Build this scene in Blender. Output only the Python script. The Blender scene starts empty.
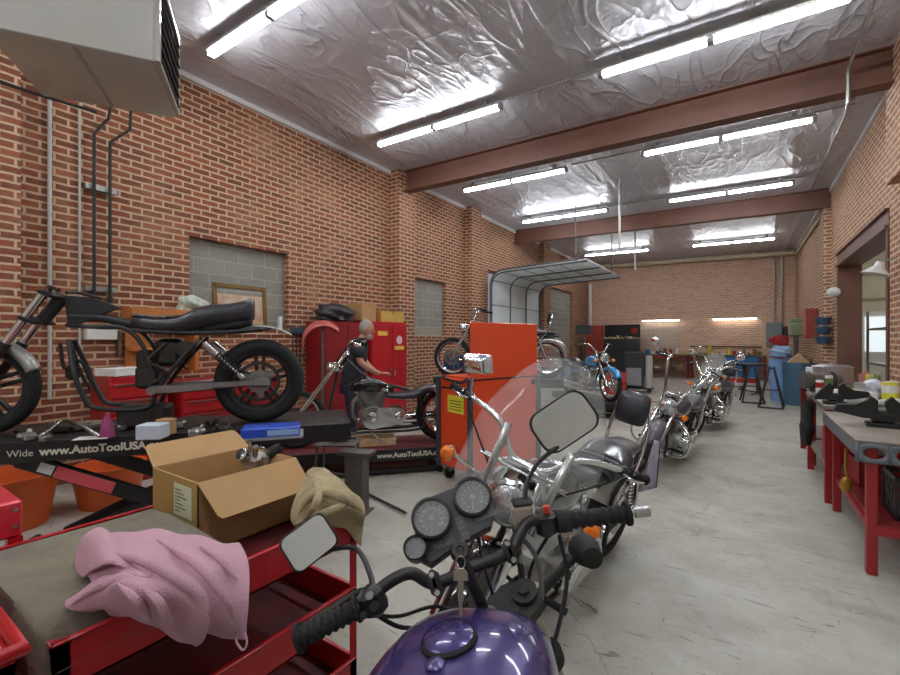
import bpy, math, random
from mathutils import Vector, Matrix
PI = math.pi
random.seed(7)
S = bpy.context.scene
COL = S.collection
# ---------------------------------------------------------------- camera, world, exposure
YAW = math.radians(33.8)
cd = bpy.data.cameras.new('camera'); cam = bpy.data.objects.new('camera', cd); COL.objects.link(cam)
cd.sensor_width = 36; cd.lens = 437 / 900 * 36; cd.shift_y = 2.5 / 900; cd.clip_start = 0.02
cam.location = (0, 0, 1.5); cam.rotation_euler = (PI / 2, 0, YAW)
S.camera = cam
w = bpy.data.worlds.new('world'); S.world = w; w.use_nodes = True
w.node_tree.nodes['Background'].inputs[0].default_value = (0.75, 0.85, 1, 1)
w.node_tree.nodes['Background'].inputs[1].default_value = 0.3
S.view_settings.view_transform = 'Standard'; S.view_settings.look = 'None'
S.view_settings.exposure = 0.14; S.view_settings.gamma = 1; S.view_settings.use_curve_mapping = False
try:
    S.cycles.use_denoising = True; S.cycles.max_bounces = 10; S.cycles.diffuse_bounces = 5
    S.cycles.transparent_max_bounces = 16; S.cycles.sample_clamp_indirect = 6
except Exception: pass
TUBE = 46.0          # emission of the fluorescent tubes

# ---------------------------------------------------------------- materials
MATS = {}
def lin(c):
    return tuple((x / 255 / 12.92 if x / 255 <= .04045 else ((x / 255 + .055) / 1.055) ** 2.4) for x in c) + (1,)
def mat(name, c, rough=.5, metal=0, var=0, scale=8, bump=0, bscale=None, c2=None, emit=0, alpha=1, coat=0, trans=0, spec=.5):
    """one procedural material; var mixes in c2 (or a darker c) by noise"""
    if name in MATS: return MATS[name]
    m = bpy.data.materials.new(name); m.use_nodes = True; MATS[name] = m
    nt = m.node_tree; n = nt.nodes; L = nt.links; b = n['Principled BSDF']
    col = lin(c)
    b.inputs['Base Color'].default_value = col; b.inputs['Roughness'].default_value = rough
    b.inputs['Metallic'].default_value = metal
    b.inputs['Specular IOR Level'].default_value = spec
    if coat: b.inputs['Coat Weight'].default_value = coat; b.inputs['Coat Roughness'].default_value = .05
    if trans: b.inputs['Transmission Weight'].default_value = trans
    if emit: b.inputs['Emission Color'].default_value = col; b.inputs['Emission Strength'].default_value = emit
    if alpha < 1: b.inputs['Alpha'].default_value = alpha
    if var or bump:
        tc = n.new('ShaderNodeTexCoord'); nz = n.new('ShaderNodeTexNoise')
        nz.inputs['Scale'].default_value = scale; nz.inputs['Detail'].default_value = 6; nz.inputs['Roughness'].default_value = .6
        L.new(tc.outputs['Object'], nz.inputs['Vector'])
        if var:
            rp = n.new('ShaderNodeValToRGB'); rp.color_ramp.elements[0].position = .35; rp.color_ramp.elements[1].position = .65
            k = lin(c2) if c2 else tuple(x * .55 for x in col[:3]) + (1,)
            k = tuple(col[i] * (1 - var) + k[i] * var for i in range(3)) + (1,)
            rp.color_ramp.elements[0].color = k; rp.color_ramp.elements[1].color = col
            L.new(nz.outputs['Fac'], rp.inputs['Fac']); L.new(rp.outputs['Color'], b.inputs['Base Color'])
        if bump:
            nb = n.new('ShaderNodeTexNoise'); nb.inputs['Scale'].default_value = bscale or scale * 4; nb.inputs['Detail'].default_value = 4
            L.new(tc.outputs['Object'], nb.inputs['Vector'])
            bp = n.new('ShaderNodeBump'); bp.inputs['Strength'].default_value = bump; bp.inputs['Distance'].default_value = .01
            L.new(nb.outputs['Fac'], bp.inputs['Height']); L.new(bp.outputs['Normal'], b.inputs['Normal'])
    return m

def wallmat(name, bw, bh, mortar, c1, c2, cm, patch, patchc, grime=.35, off=.5, dust=.2):
    m = bpy.data.materials.new(name); m.use_nodes = True; MATS[name] = m
    nt = m.node_tree; n = nt.nodes; L = nt.links; b = n['Principled BSDF']; b.inputs['Roughness'].default_value = .85
    ge = n.new('ShaderNodeNewGeometry'); sp = n.new('ShaderNodeSeparateXYZ'); L.new(ge.outputs['Position'], sp.inputs[0])
    ad = n.new('ShaderNodeMath'); ad.operation = 'ADD'; L.new(sp.outputs[0], ad.inputs[0]); L.new(sp.outputs[1], ad.inputs[1])
    cb = n.new('ShaderNodeCombineXYZ'); L.new(ad.outputs[0], cb.inputs[0]); L.new(sp.outputs[2], cb.inputs[1])
    nw = n.new('ShaderNodeTexNoise'); nw.inputs['Scale'].default_value = 9; L.new(ge.outputs['Position'], nw.inputs['Vector'])
    vm = n.new('ShaderNodeVectorMath'); vm.operation = 'SCALE'; vm.inputs['Scale'].default_value = .012; L.new(nw.outputs['Color'], vm.inputs[0])
    va = n.new('ShaderNodeVectorMath'); va.operation = 'ADD'; L.new(cb.outputs[0], va.inputs[0]); L.new(vm.outputs[0], va.inputs[1])
    bt = n.new('ShaderNodeTexBrick'); bt.offset = off
    bt.inputs['Scale'].default_value = 1; bt.inputs['Brick Width'].default_value = bw; bt.inputs['Row Height'].default_value = bh
    bt.inputs['Mortar Size'].default_value = mortar; bt.inputs['Mortar Smooth'].default_value = .25; bt.inputs['Bias'].default_value = -.1
    bt.inputs['Color1'].default_value = lin(c1); bt.inputs['Color2'].default_value = lin(c2); bt.inputs['Mortar'].default_value = lin(cm)
    L.new(va.outputs[0], bt.inputs['Vector'])
    def noise(sc, lo, hi, det=5):
        nz = n.new('ShaderNodeTexNoise'); nz.inputs['Scale'].default_value = sc; nz.inputs['Detail'].default_value = det; nz.inputs['Roughness'].default_value = .65
        L.new(ge.outputs['Position'], nz.inputs['Vector'])
        mr = n.new('ShaderNodeMapRange'); mr.inputs['From Min'].default_value = lo; mr.inputs['From Max'].default_value = hi
        L.new(nz.outputs['Fac'], mr.inputs['Value']); return mr
    def mix(fac, a, bcol, mode='MIX', k=1):
        mx = n.new('ShaderNodeMix'); mx.data_type = 'RGBA'; mx.blend_type = mode
        mu = n.new('ShaderNodeMath'); mu.operation = 'MULTIPLY'; mu.inputs[1].default_value = k; L.new(fac.outputs[0], mu.inputs[0])
        L.new(mu.outputs[0], mx.inputs[0]); L.new(a, mx.inputs[6])
        if isinstance(bcol, tuple): mx.inputs[7].default_value = bcol
        else: L.new(bcol, mx.inputs[7])
        return mx.outputs[2]
    c = mix(noise(14, .35, .7), bt.outputs['Color'], lin((90, 60, 50)), 'MIX', grime)
    c = mix(noise(1.1, .5, .72), c, lin(patchc), 'MIX', patch)
    c = mix(noise(60, .45, .75), c, lin((225, 200, 174)), 'MIX', dust)
    L.new(c, b.inputs['Base Color'])
    bp = n.new('ShaderNodeBump'); bp.inputs['Strength'].default_value = .6; bp.inputs['Distance'].default_value = .012; bp.invert = True
    L.new(bt.outputs['Fac'], bp.inputs['Height']); L.new(bp.outputs['Normal'], b.inputs['Normal'])
    return m
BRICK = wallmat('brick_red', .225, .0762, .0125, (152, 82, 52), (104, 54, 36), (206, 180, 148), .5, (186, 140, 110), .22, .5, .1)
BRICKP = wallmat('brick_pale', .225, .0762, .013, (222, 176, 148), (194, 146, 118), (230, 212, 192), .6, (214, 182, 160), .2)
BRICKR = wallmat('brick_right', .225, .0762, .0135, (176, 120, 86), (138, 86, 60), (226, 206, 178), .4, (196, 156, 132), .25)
CMU = wallmat('concrete_block', .41, .2, .007, (152, 150, 142), (136, 136, 130), (184, 182, 172), .3, (165, 162, 150), .15)
CMUP = wallmat('concrete_block_pale', .41, .2, .007, (196, 176, 160), (184, 166, 150), (214, 202, 188), .3, (200, 176, 160), .1)

def floormat():
    m = bpy.data.materials.new('concrete_floor'); m.use_nodes = True; nt = m.node_tree; n = nt.nodes; L = nt.links; b = n['Principled BSDF']
    ge = n.new('ShaderNodeNewGeometry')
    def noise(sc, lo, hi, det=6, stretch=None, rough=.65, dist=0, rot=0):
        mp = n.new('ShaderNodeMapping'); L.new(ge.outputs['Position'], mp.inputs['Vector'])
        if stretch: mp.inputs['Scale'].default_value = stretch; mp.inputs['Rotation'].default_value = (0, 0, rot)
        nz = n.new('ShaderNodeTexNoise'); nz.inputs['Scale'].default_value = sc; nz.inputs['Detail'].default_value = det; nz.inputs['Roughness'].default_value = rough
        nz.inputs['Distortion'].default_value = dist
        L.new(mp.outputs[0], nz.inputs['Vector'])
        mr = n.new('ShaderNodeMapRange'); mr.inputs['From Min'].default_value = lo; mr.inputs['From Max'].default_value = hi
        L.new(nz.outputs['Fac'], mr.inputs['Value']); return mr.outputs[0]
    def mix(fac, a, bc, k=1):
        mx = n.new('ShaderNodeMix'); mx.data_type = 'RGBA'
        mu = n.new('ShaderNodeMath'); mu.operation = 'MULTIPLY'; mu.inputs[1].default_value = k; L.new(fac, mu.inputs[0])
        L.new(mu.outputs[0], mx.inputs[0])
        if isinstance(a, tuple): mx.inputs[6].default_value = a
        else: L.new(a, mx.inputs[6])
        mx.inputs[7].default_value = bc; return mx.outputs[2]
    c = mix(noise(.7, .35, .65), lin((190, 189, 177)), lin((166, 163, 150)))
    c = mix(noise(3, .45, .7, 8), c, lin((206, 205, 196)), .6)
    c = mix(noise(1.7, .56, .68, 8), c, lin((124, 116, 100)), .5)
    c = mix(noise(2.6, .60, .64, 10, (1, 6, 1), .72, .8, .9), c, lin((84, 80, 72)), .6)
    c = mix(noise(4.5, .62, .65, 10, (1, 7, 1), .7, .5, -.5), c, lin((92, 88, 80)), .6)
    c = mix(noise(7, .61, .65, 10, (5, 1, 1), .75, 1.2, .5), c, lin((96, 92, 84)), .6)
    c = mix(noise(30, .6, .75, 3), c, lin((120, 116, 106)), .4)
    vo = n.new('ShaderNodeTexVoronoi'); vo.feature = 'DISTANCE_TO_EDGE'; vo.inputs['Scale'].default_value = .42
    nn = n.new('ShaderNodeTexNoise'); nn.inputs['Scale'].default_value = 1.6; nn.inputs['Detail'].default_value = 6; L.new(ge.outputs['Position'], nn.inputs['Vector'])
    va = n.new('ShaderNodeVectorMath'); va.operation = 'ADD'; L.new(ge.outputs['Position'], va.inputs[0])
    vs = n.new('ShaderNodeVectorMath'); vs.operation = 'SCALE'; vs.inputs['Scale'].default_value = .6; L.new(nn.outputs['Color'], vs.inputs[0]); L.new(vs.outputs[0], va.inputs[1])
    L.new(va.outputs[0], vo.inputs['Vector'])
    mr = n.new('ShaderNodeMapRange'); mr.inputs['From Min'].default_value = .004; mr.inputs['From Max'].default_value = 0; L.new(vo.outputs['Distance'], mr.inputs['Value'])
    c = mix(mr.outputs[0], c, lin((90, 84, 74)), .35)
    L.new(c, b.inputs['Base Color'])
    rg = n.new('ShaderNodeMapRange'); rg.inputs['To Min'].default_value = .28; rg.inputs['To Max'].default_value = .6
    L.new(noise(4, .3, .7), rg.inputs['Value']); L.new(rg.outputs[0], b.inputs['Roughness'])
    bp = n.new('ShaderNodeBump'); bp.inputs['Strength'].default_value = .15; bp.inputs['Distance'].default_value = .01
    L.new(noise(6, .3, .7, 8), bp.inputs['Height']); L.new(bp.outputs['Normal'], b.inputs['Normal'])
    return m
def foilmat():
    m = bpy.data.materials.new('foil_insulation'); m.use_nodes = True; nt = m.node_tree; n = nt.nodes; L = nt.links; b = n['Principled BSDF']
    b.inputs['Metallic'].default_value = .3; b.inputs['Roughness'].default_value = .4
    ge = n.new('ShaderNodeNewGeometry')
    def noise(sc, st, det=5, dist=0.):
        mp = n.new('ShaderNodeMapping'); mp.inputs['Scale'].default_value = st; L.new(ge.outputs['Position'], mp.inputs['Vector'])
        nz = n.new('ShaderNodeTexNoise'); nz.inputs['Scale'].default_value = sc; nz.inputs['Detail'].default_value = det; nz.inputs['Distortion'].default_value = dist
        L.new(mp.outputs[0], nz.inputs['Vector']); return nz.outputs['Fac']
    rp = n.new('ShaderNodeMix'); rp.data_type = 'RGBA'; rp.inputs[6].default_value = lin((186, 186, 192)); rp.inputs[7].default_value = lin((208, 208, 216))
    L.new(noise(1.2, (1, 1, 1)), rp.inputs[0]); L.new(rp.outputs[2], b.inputs['Base Color'])
    # wrinkles: long soft folds along the room plus short sharp creases
    wv = n.new('ShaderNodeTexWave'); wv.inputs['Scale'].default_value = .62; wv.bands_direction = 'X'; wv.inputs['Distortion'].default_value = 1.6; wv.inputs['Detail'].default_value = 3
    wv.inputs['Detail Scale'].default_value = .8
    L.new(ge.outputs['Position'], wv.inputs['Vector'])
    pw = n.new('ShaderNodeMath'); pw.operation = 'POWER'; pw.inputs[1].default_value = 6; L.new(wv.outputs['Fac'], pw.inputs[0])
    b1 = n.new('ShaderNodeBump'); b1.inputs['Strength'].default_value = .8; b1.inputs['Distance'].default_value = .02; L.new(pw.outputs[0], b1.inputs['Height'])
    b2 = n.new('ShaderNodeBump'); b2.inputs['Strength'].default_value = .7; b2.inputs['Distance'].default_value = .03; L.new(noise(1.6, (1, .7, 1), 4, .8), b2.inputs['Height']); L.new(b1.outputs['Normal'], b2.inputs['Normal'])
    b3 = n.new('ShaderNodeBump'); b3.inputs['Strength'].default_value = .5; b3.inputs['Distance'].default_value = .012; L.new(noise(6, (1, .5, 1), 4, 2.5), b3.inputs['Height']); L.new(b2.outputs['Normal'], b3.inputs['Normal'])
    def crease(sc, st, prev, k, d, pw_):
        a = n.new('ShaderNodeMath'); a.operation = 'MULTIPLY_ADD'; a.inputs[1].default_value = 2; a.inputs[2].default_value = -1; L.new(noise(sc, st, 2, 1.2), a.inputs[0])
        e = n.new('ShaderNodeMath'); e.operation = 'ABSOLUTE'; L.new(a.outputs[0], e.inputs[0])
        f = n.new('ShaderNodeMath'); f.operation = 'SUBTRACT'; f.inputs[0].default_value = 1; L.new(e.outputs[0], f.inputs[1])
        h = n.new('ShaderNodeMath'); h.operation = 'POWER'; h.inputs[1].default_value = pw_; L.new(f.outputs[0], h.inputs[0])
        q = n.new('ShaderNodeBump'); q.inputs['Strength'].default_value = k; q.inputs['Distance'].default_value = d; L.new(h.outputs[0], q.inputs['Height']); L.new(prev.outputs['Normal'], q.inputs['Normal']); return q
    b4 = crease(2.0, (1, .6, 1), b3, .35, .02, 12); b5 = crease(4.5, (1, .8, 1), b4, .18, .01, 8); b6 = crease(1.1, (1.6, .5, 1), b5, .6, .03, 16)
    L.new(b6.outputs['Normal'], b.inputs['Normal'])
    return m

# shared plain materials
M_steel = mat('brown_painted_steel', (112, 74, 60), .55, 0, .35, 3)
M_white = mat('white_enamel', (226, 226, 222), .4)
M_tube = mat('fluorescent_tube', (248, 251, 255), .5, emit=TUBE)
M_galv = mat('galvanised_steel', (172, 172, 168), .38, .8, .3, 20)
M_pvc = mat('grey_painted_conduit', (190, 188, 182), .5, 0)
M_cream = mat('cream_painted_pipe', (206, 196, 170), .55, 0, .3, 5)
M_black = mat('black_satin', (26, 26, 28), .42)
M_blackm = mat('black_matte', (30, 30, 31), .75)
M_gloss = mat('black_gloss', (14, 14, 16), .1, coat=.8)
M_rubber = mat('tyre_rubber', (28, 28, 29), .8, 0, .4, 30, .3)
M_chrome = mat('chrome', (226, 228, 230), .08, 1)
M_chromed = mat('dull_chrome', (190, 190, 188), .25, 1, .4, 30)
M_alu = mat('cast_aluminium', (178, 178, 174), .42, .85, .4, 25, .2)
M_darkm = mat('dark_oily_metal', (70, 68, 66), .45, .7, .5, 30, .3)
M_iron = mat('grey_iron', (118, 114, 108), .55, .6, .5, 25, .3)
M_red = mat('red_tool_enamel', (176, 26, 30), .32, 0, .25, 6, coat=.3)
M_redd = mat('dark_red_paint', (128, 30, 30), .5, 0, .5, 8)
M_orange = mat('orange_enamel', (232, 78, 34), .38, 0, .15, 5, coat=.2)
M_glass = mat('clear_plastic', (235, 240, 240), .05, 0, alpha=.15)
M_amber = mat('amber_lens', (240, 120, 20), .2, 0, coat=.6)
M_leather = mat('black_leather', (42, 42, 50), .28, 0, .3, 25, .3, 90, coat=.3)
M_card = mat('cardboard', (186, 148, 100), .8, 0, .25, 6)
M_cardd = mat('cardboard_printed_side', (178, 146, 84), .75, 0, .3, 5)
M_wood = mat('pale_plywood', (206, 178, 136), .6, 0, .4, 12)
M_greybench = mat('grey_bench_paint', (110, 116, 124), .5, 0, .35, 10)
M_blue = mat('blue_cabinet_paint', (40, 110, 172), .5, 0, .3, 4)
M_paper = mat('white_paper', (232, 232, 228), .7)
M_mirror = mat('mirror_glass', (236, 240, 240), .02, 1)

# ---------------------------------------------------------------- mesh building
def V(*a): return Vector(a[0] if len(a) == 1 else a)
def basis(d):
    d = V(d).normalized(); u = Vector((0, 0, 1)) if abs(d.z) < .95 else Vector((1, 0, 0))
    a = d.cross(u).normalized(); return a, d.cross(a).normalized(), d
def smooth_path(P, k=6, closed=False):
    P = [V(p) for p in P]; n = len(P); out = []
    if n < 3: return P
    rng = range(n if closed else n - 1)
    for i in rng:
        p1, p2 = P[i], P[(i + 1) % n]
        p0 = P[i - 1] if (i > 0 or closed) else p1 * 2 - p2
        p3 = P[(i + 2) % n] if (i + 2 < n or closed) else p2 * 2 - p1
        for j in range(k):
            t = j / k
            out.append(.5 * ((2 * p1) + (-p0 + p2) * t + (2 * p0 - 5 * p1 + 4 * p2 - p3) * t * t + (-p0 + 3 * p1 - 3 * p2 + p3) * t ** 3))
    if not closed: out.append(P[-1])
    return out
class MB:
    def __init__(s): s.v = []; s.f = []; s.M = None
    def add(s, vs, fs):
        o = len(s.v)
        s.v += [(s.M @ V(p)) if s.M else V(p) for p in vs]; s.f += [[i + o for i in f] for f in fs]; return s
    def box(s, c, d, rot=None, b=0):
        x, y, z = d[0] / 2, d[1] / 2, d[2] / 2
        R = rot if isinstance(rot, Matrix) else (Matrix.Rotation(rot, 3, 'Z') if rot else Matrix.Identity(3))
        c = V(c)
        if b:
            P = []
            b = min(b, x * .95, y * .95, z * .95)
            def ring(ix, iy, zz): return [(ix, iy - b, zz), (ix - b, iy, zz), (-ix + b, iy, zz), (-ix, iy - b, zz), (-ix, -iy + b, zz), (-ix + b, -iy, zz), (ix - b, -iy, zz), (ix, -iy + b, zz)]
            R8 = [ring(x - b, y - b, -z), ring(x, y, -z + b), ring(x, y, z - b), ring(x - b, y - b, z)]
            vs = [c + R @ V(p) for r in R8 for p in r]
            fs = [[i for i in range(7, -1, -1)], [24 + i for i in range(8)]]
            for k in range(3):
                for i in range(8): fs.append([k * 8 + i, k * 8 + (i + 1) % 8, k * 8 + 8 + (i + 1) % 8, k * 8 + 8 + i])
            return s.add(vs, fs)
        vs = [c + R @ V(a, bb, e) for a in (-x, x) for bb in (-y, y) for e in (-z, z)]
        return s.add(vs, [[0, 1, 3, 2], [4, 6, 7, 5], [0, 4, 5, 1], [2, 3, 7, 6], [0, 2, 6, 4], [1, 5, 7, 3]])
    def bx(s, x0, x1, y0, y1, z0, z1, b=0):
        return s.box(((x0 + x1) / 2, (y0 + y1) / 2, (z0 + z1) / 2), (abs(x1 - x0), abs(y1 - y0), abs(z1 - z0)), None, b)
    def bar(s, p0, p1, wd, h, b=0):
        """rectangular bar between two points, width wd sideways, h in the other direction"""
        p0, p1 = V(p0), V(p1); d = p1 - p0; a, e, f = basis(d)
        R = Matrix((f, a, e)).transposed(); return s.box((p0 + p1) / 2, (d.length, wd, h), R, b)
    def cyl(s, p0, p1, r0, r1=None, n=16, caps=True):
        r1 = r0 if r1 is None else r1; p0, p1 = V(p0), V(p1); a, b, d = basis(p1 - p0)
        vs = []
        for p, r in ((p0, r0), (p1, r1)):
            vs += [p + (a * math.cos(2 * PI * i / n) + b * math.sin(2 * PI * i / n)) * r for i in range(n)]
        fs = [[i, (i + 1) % n, n + (i + 1) % n, n + i] for i in range(n)]
        if caps: fs += [list(range(n))[::-1], [n + i for i in range(n)]]
        return s.add(vs, fs)
    def tube(s, P, r, n=8, k=6, closed=False, smooth=True):
        Q = smooth_path(P, k, closed) if smooth else [V(p) for p in P]
        rr = r if callable(r) else (lambda t: r)
        m = len(Q); rings = []; a = None
        for i, p in enumerate(Q):
            d = (Q[(i + 1) % m] - Q[i - 1]) if (closed or 0 < i < m - 1) else (Q[1] - Q[0] if i == 0 else Q[-1] - Q[-2])
            if d.length < 1e-9: d = Vector((0, 0, 1))
            d.normalize()
            if a is None: a = basis(d)[0]
            a = (a - d * a.dot(d))
            if a.length < 1e-6: a = basis(d)[0]
            a.normalize(); b = d.cross(a); R = rr(i / max(1, m - 1))
            rings.append([p + (a * math.cos(2 * PI * j / n) + b * math.sin(2 * PI * j / n)) * R for j in range(n)])
        return s.loft(rings, closed, not closed)
    def loft(s, rings, closed=False, caps=True):
        n = len(rings[0]); m = len(rings); vs = [p for r in rings for p in r]; fs = []
        for i in range(m if closed else m - 1):
            k = (i + 1) % m
            fs += [[i * n + j, i * n + (j + 1) % n, k * n + (j + 1) % n, k * n + j] for j in range(n)]
        if caps: fs += [list(range(n))[::-1], [(m - 1) * n + j for j in range(n)]]
        return s.add(vs, fs)
    def lathe(s, c, axis, prof, n=24, arc=2 * PI, start=0):
        """prof = [(radius, distance along the axis)]"""
        c = V(c); a, b, d = basis(axis); full = arc > 6.28
        m = n if full else n + 1; vs = []; fs = []
        for r, h in prof:
            for j in range(m):
                t = start + arc * j / n
                vs.append(c + d * h + (a * math.cos(t) + b * math.sin(t)) * r)
        for i in range(len(prof) - 1):
            for j in range(n if full else n):
                j2 = (j + 1) % m
                fs.append([i * m + j, i * m + j2, (i + 1) * m + j2, (i + 1) * m + j])
        return s.add(vs, fs)
    def ell(s, c, r, n=16, m=10, rot=None):
        R = rot or Matrix.Identity(3); c = V(c); rings = []
        for i in range(1, m):
            t = PI * i / m
            rings.append([c + R @ V(r[0] * math.sin(t) * math.cos(2 * PI * j / n), r[1] * math.sin(t) * math.sin(2 * PI * j / n), -r[2] * math.cos(t)) for j in range(n)])
        return s.loft(rings)
    def prism(s, poly, o, u, v, h):
        """2D polygon in the plane o + x*u + y*v, extruded by vector h (both ways half)"""
        o, u, v, h = V(o), V(u), V(v), V(h); n = len(poly)
        vs = [o + u * x + v * y - h / 2 for x, y in poly] + [o + u * x + v * y + h / 2 for x, y in poly]
        return s.add(vs, [list(range(n))[::-1], [n + i for i in range(n)]] + [[i, (i + 1) % n, n + (i + 1) % n, n + i] for i in range(n)])
    def ringplate(s, c, axis, r0, r1, h, n=32):
        return s.lathe(c, axis, [(r0, -h / 2), (r1, -h / 2), (r1, h / 2), (r0, h / 2), (r0, -h / 2)], n)
    def grid(s, fn, nu, nv, thick=0):
        vs = [V(fn(i / nu, j / nv)) for i in range(nu + 1) for j in range(nv + 1)]
        fs = [[i * (nv + 1) + j, (i + 1) * (nv + 1) + j, (i + 1) * (nv + 1) + j + 1, i * (nv + 1) + j + 1] for i in range(nu) for j in range(nv)]
        return s.add(vs, fs)
    def build(s, name, m, parent=None, ang=38, solid=0, sub=0, **props):
        me = bpy.data.meshes.new(name); me.from_pydata([tuple(p) for p in s.v], [], s.f)
        me.validate(); me.materials.append(m)
        for p in me.polygons: p.use_smooth = True
        import bmesh
        bm = bmesh.new(); bm.from_mesh(me); bmesh.ops.recalc_face_normals(bm, faces=bm.faces); bm.to_mesh(me); bm.free()
        me.set_sharp_from_angle(angle=math.radians(ang))
        o = bpy.data.objects.new(name, me); COL.objects.link(o)
        if parent: o.parent = parent
        if solid:
            k = o.modifiers.new('thickness', 'SOLIDIFY'); k.thickness = solid; k.offset = 0
        if sub:
            k = o.modifiers.new('smooth', 'SUBSURF'); k.levels = sub; k.render_levels = sub
        for a, b in props.items(): o[a] = b
        return o
def thing(name, label, cat, loc=(0, 0, 0), rz=0, group=None):
    o = bpy.data.objects.new(name, None); COL.objects.link(o); o.empty_display_size = .1
    o.location = loc; o.rotation_euler = (0, 0, rz); o['label'] = label; o['category'] = cat
    if group: o['group'] = group
    return o
def tag(o, label, cat, group=None, loc=None, rz=None):
    o['label'] = label; o['category'] = cat
    if group: o['group'] = group
    if loc is not None: o.location = loc
    if rz is not None: o.rotation_euler = (0, 0, rz)
    return o
def struct(name, mb, m, parent=None, **k):
    o = mb.build(name, m, parent, **k)
    o['kind'] = 'structure'; return o
def dup(root, loc, rz=None, label=None, group=None):
    def rec(o, par):
        c = o.copy(); COL.objects.link(c)
        if par: c.parent = par
        for ch in [x for x in COL.objects if x.parent == o]: rec(ch, c)
        return c
    r = rec(root, None); r.location = loc
    if rz is not None: r.rotation_euler = (0, 0, rz)
    if label: r['label'] = label
    if group: r['group'] = group
    return r
def text(name, body, size, m, parent, M, ext=.0008, align='LEFT', bold=0):
    c = bpy.data.curves.new(name, 'FONT'); c.body = body; c.size = size; c.extrude = ext; c.align_x = align; c.offset = bold
    t_ = bpy.data.objects.new(name, c); COL.objects.link(t_); dg = bpy.context.evaluated_depsgraph_get()
    me = bpy.data.meshes.new_from_object(t_.evaluated_get(dg)); bpy.data.objects.remove(t_); bpy.data.curves.remove(c)
    me.materials.clear(); me.materials.append(m)
    o = bpy.data.objects.new(name, me); COL.objects.link(o); o.parent = parent; o.matrix_local = M
    return o
def frame3(o, x, y):
    """matrix at o with local x and y axes"""
    x = V(x).normalized(); y = V(y); z = x.cross(y).normalized(); y = z.cross(x)
    return Matrix.Translation(V(o)) @ Matrix((x, y, z)).transposed().to_4x4()

# ---------------------------------------------------------------- the building
XL, XR, YB, Y0 = -5.86, 1.59, 20.0, -5.0
def zc(x): return 4.87 - .0165 * (x - XL)        # roof slopes gently down to the right
struct('floor', MB().bx(XL - .4, XR + 6, Y0, YB + .3, -.1, 0), floormat())
def ceil(u, v): x = XL - .2 + (XR - XL + .4) * u; return (x, Y0 + (YB + .2 - Y0) * v, zc(x))
cm_ = MB(); cm_.add([(XL - .3, Y0, zc(XL - .3)), (XR + .3, Y0, zc(XR + .3)), (XR + .3, YB + .3, zc(XR + .3)), (XL - .3, YB + .3, zc(XL - .3)),
    (XL - .3, Y0, zc(XL) + .2), (XR + .3, Y0, zc(XR) + .2), (XR + .3, YB + .3, zc(XR) + .2), (XL - .3, YB + .3, zc(XL) + .2)],
    [[0, 1, 2, 3], [4, 5, 6, 7], [0, 1, 5, 4], [1, 2, 6, 5], [2, 3, 7, 6], [3, 0, 4, 7]])
struct('ceiling', cm_, foilmat())
# left wall, with the two blocked-up windows recessed, pilasters, overhead-door opening
w = MB()
def wall_with_holes(mb, a0, a1, z1, holes, place):
    """holes = [(a0,a1,z0,z1)] sorted; place(a0,a1,z0,z1) adds a block"""
    cur = a0
    for h0, h1, q0, q1 in holes:
        place(cur, h0, 0, z1)
        if q0 > 0: place(h0, h1, 0, q0)
        place(h0, h1, q1, z1); cur = h1
    place(cur, a1, 0, z1)
WH = [(2.78, 4.24, 1.66, 2.83), (7.36, 8.58, 1.6, 2.85), (10.65, 14.15, 0, 3.45), (15.1, 17.9, 0, 3.45)]
wall_with_holes(w, Y0, YB + .3, 4.95, WH, lambda a, b, c, d: w.bx(XL - .3, XL, a, b, c, d))
for y0, y1, dx in ((.3, 1.17, .22), (6.57, 7.06, .26), (9.39, 9.9, .22), (12.05, 12.6, .0), (14.25, 14.9, .2)):
    if dx: w.bx(XL, XL + dx, y0, y1, 0, 4.86)
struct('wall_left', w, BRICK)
for i, (a, b, c, d) in enumerate(WH[:2] + WH[3:]):
    struct('window_%d' % (i + 1 + (i > 1)), MB().bx(XL - .29, XL - .1, a, b, c, d), CMU)
    if c: struct('trim_%d' % (i + 1), MB().bx(XL - .1, XL + .02, a - .02, b + .02, c - .09, c), BRICK)
# back wall with a blocked-up window behind the bench
w = MB(); BH = [(-3.65, -2.1, .9, 2.25)]
wall_with_holes(w, XL - .3, XR + .3, 4.95, BH, lambda a, b, c, d: w.bx(a, b, YB, YB + .3, c, d))
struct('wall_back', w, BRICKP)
struct('window_3', MB().bx(-3.65, -2.1, YB + .04, YB + .29, .9, 2.25), CMUP)
# right wall with the big steel-framed opening
struct('wall_right_front', MB().bx(XR, XR + .3, Y0, 6.0, 0, 4.95), mat('pale_plaster', (196, 194, 186), .8, 0, .2, 2))
w = MB(); wall_with_holes(w, 6.0, YB + .3, 4.95, [(7.9, 11.62, 0, 3.12)], lambda a, b, c, d: w.bx(XR, XR + .3, a, b, c, d))
w.bx(XR - .14, XR, 12.35, 12.95, 0, 4.7); w.bx(XR - .2, XR, 6.5, 7.05, 3.3, 4.8)
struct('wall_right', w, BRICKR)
w = MB(); w.bx(XR - .02, XR + .34, 11.5, 11.62, 0, 3.0); w.bx(XR - .02, XR + .34, 7.9, 8.0, 0, 3.0)
w.bx(XR - .01, XR + .03, 7.9, 11.62, 2.98, 3.22); w.bx(XR - .05, XR + .34, 7.9, 11.62, 2.96, 3.0); w.bx(XR - .05, XR + .0, 7.9, 11.62, 3.2, 3.22)
struct('door_1', w, M_steel)
struct('wall_front', MB().bx(XL - .3, XR + .3, Y0 - .3, Y0, 0, 4.95), mat('pale_plaster', (196, 194, 186), .8))
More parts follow.
